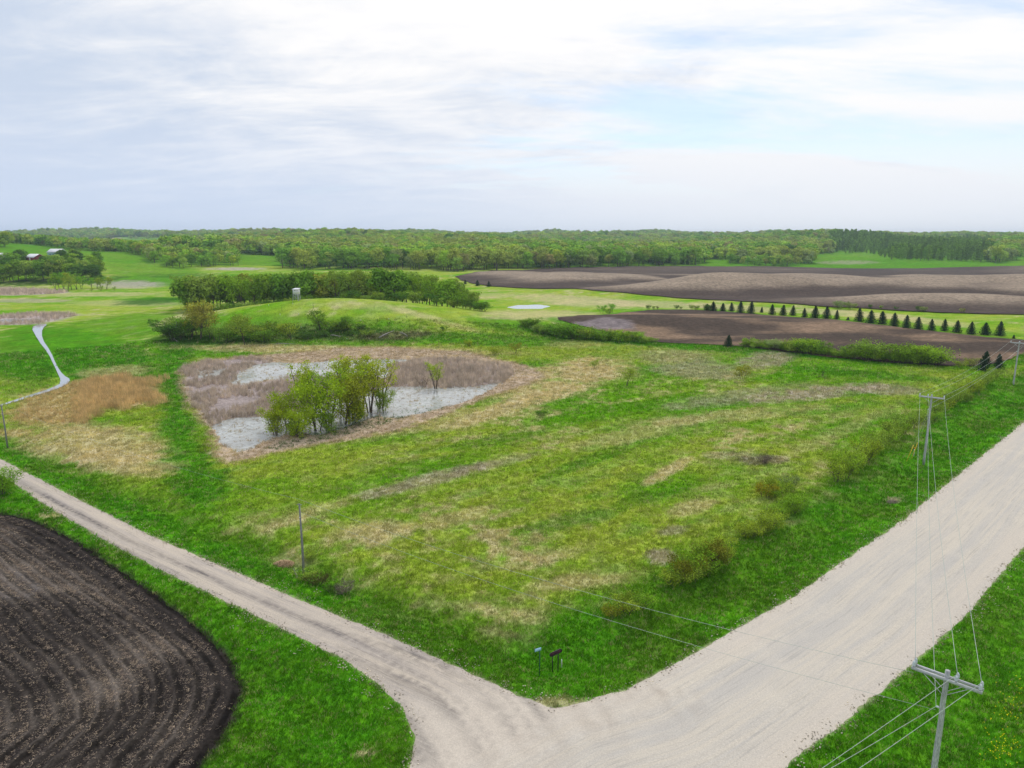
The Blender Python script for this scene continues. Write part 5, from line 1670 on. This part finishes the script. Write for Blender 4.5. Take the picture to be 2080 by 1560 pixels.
def utility_pole(top, h, armdir, half, lab, side, ins):
    """top = world position of the pole top"""
    x, y = top[0], top[1]
    ang = math.atan2(armdir[1], armdir[0])
    o = empty('utility_pole', (x, y, top[2] - h), ang, 1.0, label=lab, category='utility pole', group='utility poles with crossarms along the gravel road')
    A = Acc(); zs = np.linspace(-.6, h, 12); rg = np.random.RandomState(int(abs(x * 10)))
    A.tube([(rg.normal(0, .008), rg.normal(0, .008), q) for q in zs], [.165 - .055 * (q / h) for q in zs], 14)
    link('pole_shaft', A.mesh('pole_shaft', True), M['pole'], parent=o)
    for sy in (-1, 1):
        B = Acc(); B.box((side, sy * .165, h - .42), (2 * half, .095, .14)); link('crossarm', B.mesh('crossarm'), M['beam'], parent=o)
    for s in (-1, 1):
        B = Acc(); B.bar((s * .95 + side * .4, -.225, h - .47), (0.02 * s, -.225, h - 1.25), .035, .02); link('brace', B.mesh('brace'), M['beam'], parent=o)
        B = Acc(); B.bar((s * .95 + side * .4, .225, h - .47), (0.02 * s, .225, h - 1.25), .035, .02); link('brace', B.mesh('brace'), M['beam'], parent=o)
    for q in ins:
        for sy in (-1, 1):
            insulator(o, (q, sy * .165, h - .352))
        B = Acc(); B.box((q, 0, h - .36), (.08, .42, .03)); link('spacer_block', B.mesh('spacer_block'), M['steel'], parent=o)
    for zz, l in ((h - .42, .30), (h - 1.2, .22)):
        B = Acc(); B.tube([(0, -l, zz), (0, l, zz)], .016, 6); link('bolt', B.mesh('bolt'), M['steel'], parent=o)
    B = Acc(); B.tube([(-.12, 0, h - 2.1), (-.2, 0, h - 2.1), (-.28, 0, h - 2.1)], [.03, .06, .04], 8); link('neutral_insulator', B.mesh('neutral_insulator', True), M['porc'], parent=o)
    R = Matrix.Rotation(ang, 3, 'Z')
    pts = [np.array(R @ Vector((q, 0, 0))) + np.array([x, y, top[2]]) + [0, 0, 0.0] for q in ins]
    neu = np.array(R @ Vector((-.28, 0, 0))) + np.array([x, y, top[2] - 2.1])
    return o, pts, neu


PH = 9.3
t1 = onz(1925, 1362, PH); e1a = onz(1872, 1350, PH - .35); e1b = onz(1990, 1392, PH - .35); d1 = e1b - e1a
half1 = np.hypot(d1[0], d1[1]) / 2
b2 = onz(1877, 935); t2 = np.array([b2[0], b2[1], PH]); e2a = onz(1867, 806, PH - .35); e2b = onz(1912, 811, PH - .35); d2 = e2b - e2a
b3 = onz(2058, 783); t3 = np.array([b3[0], b3[1], PH])
half = 1.52
d1n = d1 / np.hypot(d1[0], d1[1]); d2n = d2 / np.hypot(d2[0], d2[1])
INS = (-1.42, .42, 1.42)
P1, w1, n1_ = utility_pole(t1, PH, d1n, half, 'nearest weathered utility pole with double crossarm, lower right', .0, INS)
P2, w2, n2_ = utility_pole(t2, PH, d2n, half, 'utility pole with crossarm between hedgerow and gravel road', .0, (-1.42, -.45, 1.42))
P3, w3, n3_ = utility_pole(t3, PH, d2n, half, 'farthest utility pole, by the far end of the hedgerow at right', .0, (-1.42, .05, 1.42))
# continuation beyond the frame
dirL = onz(1655, 1560, PH - .6) - onz(1934, 1377, PH - .3); dirL /= np.linalg.norm(dirL)
wire_group = 'wires strung between the poles'


def wire(a, b, sag, lab, r=.013, n=26):
    ts = np.linspace(0, 1, n); a = np.asarray(a, float); b = np.asarray(b, float)
    pts = a + (b - a) * ts[:, None]; pts[:, 2] -= sag * 4 * ts * (1 - ts)
    A = Acc(); A.tube(pts, r, 5)
    link('power_wire', A.mesh('power_wire', True), M['wire'], label=lab, category='wire', group=wire_group)


WN = ('left', 'middle', 'right')
for k in range(3):
    wire(w1[k] + [0, 0, -.02], w2[k] + [0, 0, -.02], 1.0, WN[k] + ' wire from the nearest crossarm pole across the gravel road')
    wire(w2[k] + [0, 0, -.02], w3[k] + [0, 0, -.02], .9, WN[k] + ' wire from the middle crossarm pole to the farthest one')
    d3 = (w3[k] - w2[k]); wire(w3[k] + [0, 0, -.02], w3[k] + d3 * 1.2, .9, WN[k] + ' wire leaving the farthest crossarm pole')
wire(n1_, n2_, 1.0, 'low neutral wire from the nearest crossarm pole across the road')
wire(n2_, n3_, .9, 'low neutral wire between the two far crossarm poles')
for k, q in ((1, (1653, 1560)), (2, (1729, 1560))):
    e = onz(q[0], q[1], PH - .75); v = e - w1[k]; wire(w1[k], w1[k] + v * 3.2, .0 + .35, WN[k] + ' wire running down out of the bottom of the picture')
e = onz(1672, 1560, PH - 2.4); v = e - n1_; wire(n1_, n1_ + v * 3.2, .3, 'lowest of three wires running out of the bottom of the picture')
# two plain poles on the left
for (px, py, tp, lab) in ((617, 1167, 1015, 'bare grey wooden pole in the brush above the side road'), (15, 906, 822, 'thin grey wooden pole at the left edge above the side road')):
    b = onz(px, py); hh_ = hpx(b[0], b[1], py - tp) * 1.04
    o = empty('wooden_pole', (b[0], b[1], float(H(b[:1], b[1:2])[0])), 0, 1.0, label=lab, category='pole')
    A = Acc(); A.tube([(0, 0, -.5), (.03, 0, hh_ * .5), (0, 0, hh_)], [.12, .10, .075], 12); link('pole_shaft', A.mesh('pole_shaft', True), M['darkpole'], parent=o)
    A = Acc(); A.bar((-.22, 0, hh_ - .05), (.24, 0, hh_ - .12), .05, .05); link('top_bracket', A.mesh('top_bracket'), M['steel'], parent=o)
    B = Acc(); B.tube([(0, -.1, hh_ - 1.25), (0, -.2, hh_ - 1.25)], [.05, .04], 8); link('insulator', B.mesh('insulator', True), M['porc'], parent=o)
    if px > 500: lp_top = np.array([b[0], b[1], hh_ - .05])
    else: lp2_top = np.array([b[0], b[1], hh_ - .05])
wire(w1[0] + [0, 0, -.75], lp_top, .9, 'upper thin wire from the nearest crossarm pole to the bare grey pole', .009)
wire(n1_ + [0, 0, -.2], lp_top + [0, 0, -1.2], .9, 'lower thin wire from the nearest crossarm pole to the bare grey pole', .009)
wire(lp_top, lp2_top, 1.0, 'thin wire between the two plain wooden poles', .007)
# guy wires with yellow guards beside the middle pole
gb = onz(1841, 938); gt = w2[0]
for k, (px, py, lab) in enumerate(((1841, 938, 'left'), (1851, 933, 'right'))):
    b = onz(px, py); p2 = np.array([t2[0], t2[1], PH - 1.6 - .6 * k]) 
    d = p2 - b; d /= np.linalg.norm(d)
    o = empty('guy_wire', b, 0, 1.0, label=lab + ' guy wire with yellow guard beside the middle crossarm pole', category='guy wire')
    A = Acc(); A.tube([d * 0 - d * .1, d * np.linalg.norm(p2 - b)], .008, 5); link('cable', A.mesh('cable'), M['wire'], parent=o)
    A = Acc(); A.tube([d * .05, d * 2.5], [.045, .045], 8); link('guard', A.mesh('guard', True), M['yellow'], parent=o)
b = onz(1856, 926); o = empty('marker_post', b, 0, 1.0, label='white marker post with orange top beside the guy wires', category='marker')
A = Acc(); A.tube([(0, 0, -.1), (0, 0, 1.0)], .05, 8); link('post', A.mesh('post', True), M['white'], parent=o)
A = Acc(); A.tube([(0, 0, 1.003), (0, 0, 1.25)], .055, 8); link('cap', A.mesh('cap', True), m_simple('orange_plastic', (.8, .25, .03)), parent=o)

# ------------------------------------------------------------------ signs at the corner
b = onz(1096, 1361); o = empty('address_sign', (b[0], b[1], float(H(b[:1], b[1:2])[0])), math.radians(28), 1.15, label='small pale blue address sign on a thin green post by the corner', category='sign')
A = Acc(); A.box((0, 0, .85), (.045, .035, 1.85)); link('post', A.mesh('post'), M['greenpost'], parent=o)
A = Acc(); A.box((-.14, -.03, 1.86), (.44, .015, .20), Matrix.Rotation(.0, 3, 'Y')); A.box((-.14, -.034, 1.86), (.40, .012, .16)); link('sign_plate', A.mesh('sign_plate'), M['bluesign'], parent=o)
pa = onz(1122, 1347); pb = onz(1134, 1344); mid = (pa + pb) / 2; v = pb - pa; L2 = np.hypot(v[0], v[1])
o = empty('farm_sign', (mid[0], mid[1], float(H(mid[:1], mid[1:2])[0])), math.radians(20), 1.15, label='dark maroon slanted board sign on two black posts by the corner', category='sign')
for s in (-1, 1):
    A = Acc(); A.box((s * .19, 0, .62), (.045, .045, 1.45)); link('post', A.mesh('post'), M['black'], parent=o)
Rm = Matrix.Rotation(math.radians(-14), 3, 'Y')
A = Acc(); seg = []
Vv = []
for i in range(24):
    a = i * 2 * math.pi / 24; cx2 = .30 if math.cos(a) > 0 else -.30
    Vv.append(np.array(Rm @ Vector((cx2 + math.cos(a) * .12, -.045, math.sin(a) * .12))) + [0, 0, 1.38])
Vv = np.array(Vv); Vb = Vv + [0, .05, 0]; fc = Vv.mean(0); bc = Vb.mean(0)
A.add(np.concatenate([Vv, Vb, [fc, bc]]), [(i, (i + 1) % 24, 24 + (i + 1) % 24, 24 + i) for i in range(24)], [(48, (i + 1) % 24, i) for i in range(24)] + [(49, 24 + i, 24 + (i + 1) % 24) for i in range(24)])
link('sign_board', A.mesh('sign_board'), M['maroon'], parent=o)
A = Acc()
for i in range(24):
    a = Vv[i] + [0, -.012, 0]; c2 = Vv[(i + 1) % 24] + [0, -.012, 0]; A.bar(a, c2, .03, .03)
link('sign_border', A.mesh('sign_border'), M['black'], parent=o)
b = onz(1141, 1336); A = Acc(); A.tube([(0, 0, -.1), (.0, 0, .62), (0, 0, .66)], [.035, .035, .01], 8)
link('survey_stake', A.mesh('survey_stake', True), M['white'], loc=(b[0], b[1], float(H(b[:1], b[1:2])[0])), label='short white stake right of the maroon board sign', category='stake')

# straw heap and mounds
def heap(px, py, rx, h, mat, name, lab, cat, n=420, seed=3):
    b = onz(px, py); rg = np.random.RandomState(seed); A = Acc()
    u = rg.rand(n) * 6.283; q = np.sqrt(rg.rand(n)); X2 = np.cos(u) * q * rx; Y2 = np.sin(u) * q * rx * .8; Z2 = h * (1 - q ** 1.6) * rg.uniform(.75, 1.05, n)
    for i in range(n):
        d = rg.normal(size=3) * [1, 1, .35]; d /= np.linalg.norm(d); c0 = np.array([X2[i], Y2[i], Z2[i]])
        A.bar(c0 - d * .16, c0 + d * .16, .035, .012)
    for k in range(4):
        rr5 = rx * (1 - k / 4.) * .9
    link(name, A.mesh(name), mat, loc=(b[0], b[1], float(H(b[:1], b[1:2])[0])), label=lab, category=cat)


heap(575, 1133, 1.1, .45, M['straw'], 'straw_heap', 'heap of tan straw left of the bare grey wooden pole', 'straw heap', 700)
heap(1818, 1016, .8, .18, M['dirt'], 'dirt_mound', 'small grey dirt mound in the grass by the gravel road', 'dirt mound', 420, 5)

# ------------------------------------------------------------------ hunting blind
x, y = base_pt(603, 611); z = float(H(np.array([x]), np.array([y]))[0])
o = empty('hunting_blind', (x, y, z), math.radians(-8), .92, label='white box hunting blind on grey stilts on top of the grassy hill', category='hunting blind')
A = Acc(); A.box((0, 0, 3.35), (2.0, 1.9, 1.75)); link('cabin', A.mesh('cabin'), M['white'], parent=o)
A = Acc()
A.add([(-1.25, -1.2, 4.235), (1.25, -1.2, 4.235), (1.25, 1.2, 4.235), (-1.25, 1.2, 4.235), (-1.25, -1.2, 4.3), (1.25, -1.2, 4.3), (1.0, 1.2, 4.6), (-1.0, 1.2, 4.6)], [(0, 3, 2, 1), (4, 5, 6, 7), (0, 1, 5, 4), (1, 2, 6, 5), (2, 3, 7, 6), (3, 0, 4, 7)])
link('roof', A.mesh('roof'), M['roofw'], parent=o)
for (wx, ww) in ((-.15, .42), (.72, .22)):
    A = Acc(); A.box((wx, -.955, 3.78), (ww, .03, .2)); link('window', A.mesh('window'), M['glass'], parent=o)
A = Acc(); A.box((0, 0, 2.42), (2.15, 2.05, .09)); link('floor_frame', A.mesh('floor_frame'), M['beam'], parent=o)
for sx in (-1, 1):
    for sy in (-1, 1):
        A = Acc(); A.bar((sx * 1.1, sy * 1.05, -.2), (sx * .9, sy * .85, 2.37), .13, .13); link('leg', A.mesh('leg'), M['beam'], parent=o)
for sy in (-1, 1):
    for s in (-1, 1):
        A = Acc(); A.bar((s * 1.05, sy * 1.06 + s * .03, .25), (-s * .9, sy * .94 + s * .03, 2.2), .09, .05); link('cross_brace', A.mesh('cross_brace'), M['beam'], parent=o)
A = Acc()
for sx in (.85, 1.35):
    A.bar((sx + .25, -1.5, -.1), (sx, -1.08, 2.4), .07, .05)
for k in range(7):
    A.bar((.85 + .25 * (1 - k / 7), -1.47 + .06 * k, .15 + .33 * k), (1.35 + .25 * (1 - k / 7), -1.47 + .06 * k, .15 + .33 * k), .05, .05)
link('ladder', A.mesh('ladder'), M['beam'], parent=o)
# white tree guards dotted on the hill
for (px, py) in [(595, 619), (607, 640), (569, 641), (733, 653), (790, 650), (705, 692), (612, 668), (546, 622)]:
    x, y = base_pt(px, py); A = Acc(); A.tube([(0, 0, -.05), (0, 0, .55)], .055, 7)
    link('tree_guard', A.mesh('tree_guard', True), M['white'], loc=(x, y, float(H(np.array([x]), np.array([y]))[0])), label='short white seedling guard tube standing on the grassy hill', category='tree guard', group='white seedling guards on the hill')


# ------------------------------------------------------------------ farm buildings
def building(px, py, Yf, w, d, hw, hr, rz, wallm, lab, name, win):
    p = at(px, py, Yf); z = float(H(p[:1], p[1:2])[0])
    o = empty(name, (p[0], p[1], p[2]), rz, 1.0, label=lab, category='building')
    A = Acc(); A.box((0, 0, hw / 2 - 1.0), (w, d, hw + 2.0)); 
    for s in (-1, 1):
        A.add([(s * w / 2, -d / 2, hw), (s * w / 2, d / 2, hw), (s * w / 2, 0, hw + hr)], None, [(0, 1, 2)])
    link('wall', A.mesh('wall'), wallm, parent=o)
    A = Acc(); e = .5
    for s in (-1, 1):
        a = np.array([0, s * (d / 2 + e), hw - e * hr / (d / 2)]); t = np.array([0, 0, hw + hr])
        Vt = [(-w / 2 - e, a[1], a[2] + .03), (w / 2 + e, a[1], a[2] + .03), (w / 2 + e, 0, t[2] + .03), (-w / 2 - e, 0, t[2] + .03)]
        Vt2 = [(q[0], q[1], q[2] + .14) for q in Vt]
        A.add(Vt + Vt2, [(0, 3, 2, 1), (4, 5, 6, 7), (0, 1, 5, 4), (1, 2, 6, 5), (2, 3, 7, 6), (3, 0, 4, 7)])
    link('roof', A.mesh('roof'), M['roofw'], parent=o)
    for (wx, wz, ww, wh) in win:
        A = Acc(); A.box((wx, -d / 2 - .02, wz), (ww, .06, wh)); link('window' if wh < 1.6 else 'door', A.mesh('window'), M['glass'] if wh < 1.6 else M['white'], parent=o)


building(72, 529.5, 560, 12, 8, 2.8, 2.3, math.radians(-28), M['red'], 'red barn with a white metal roof among the farm trees', 'barn', ((-3, 1.6, .9, .8), (3, 1.6, .9, .8), (0, 1.2, 2.0, 2.3)))
building(117, 521, 585, 11, 8, 3.6, 2.4, math.radians(-12), M['teal'], 'pale teal farmhouse behind the trees right of the red barn', 'farmhouse', ((-3, 1.6, .9, 1.0), (0, 1.6, .9, 1.0), (3, 1.6, .9, 1.0)))
building(6, 524, 570, 7, 5, 2.6, 1.2, math.radians(5), M['white'], 'small white shed half hidden by trees at the left edge', 'shed', ((0, 1.4, .9, .8),))
# long grey guard rail between the woods
pa = at(492, 523, 865); pb = at(568, 521.5, 885)
o = empty('guard_rail', tuple(pa), 0, 1.0, label='long pale grey rail crossing the gap in the woods', category='guard rail')
A = Acc(); v = pb - pa; A.bar((0, 0, .8), v + [0, 0, .8], .3, .55); link('rail', A.mesh('rail'), m_simple('grey_rail', (.38, .36, .37), (.30, .28, .29)), parent=o)
A = Acc(); A.bar((0, 0, 0), v, .5, .9); link('deck_edge', A.mesh('deck_edge'), m_simple('dark_timber', (.12, .11, .12)), parent=o)
for k in range(9):
    A = Acc(); q = v * (k + .5) / 9; A.box(q + [0, 0, -.9], (.5, .5, 2.2)); link('post', A.mesh('post'), M['steel'], parent=o)

# ------------------------------------------------------------------ haze
A = Acc()
zt = float(max(GZ.max() + 25, CH + 5)); zb = float(GZ.min() - 1.5)
A.box((0, 0, (zt + zb) / 2), (11600, 11600, zt - zb))
hm, t, out = mat_new('haze_air'); B = NB(t)
pv = B.n('ShaderNodeVolumePrincipled'); pv.inputs['Color'].default_value = (.70, .85, 1.0, 1); pv.inputs['Density'].default_value = 1.15e-4; pv.inputs['Anisotropy'].default_value = .2
B.l(pv.outputs[0], out.inputs['Volume'])
link('haze', A.mesh('haze'), hm, kind='stuff', label='thin pale haze over the whole landscape', category='haze')
S.cycles.volume_bounces = 0
S.cycles.max_bounces = 6
S.cycles.diffuse_bounces = 3
S.cycles.transparent_max_bounces = 8
print('GROUND', V.shape, 'Zmax', GZ.max(), 'forest', len(x) if hasattr(x, '__len__') else 0)
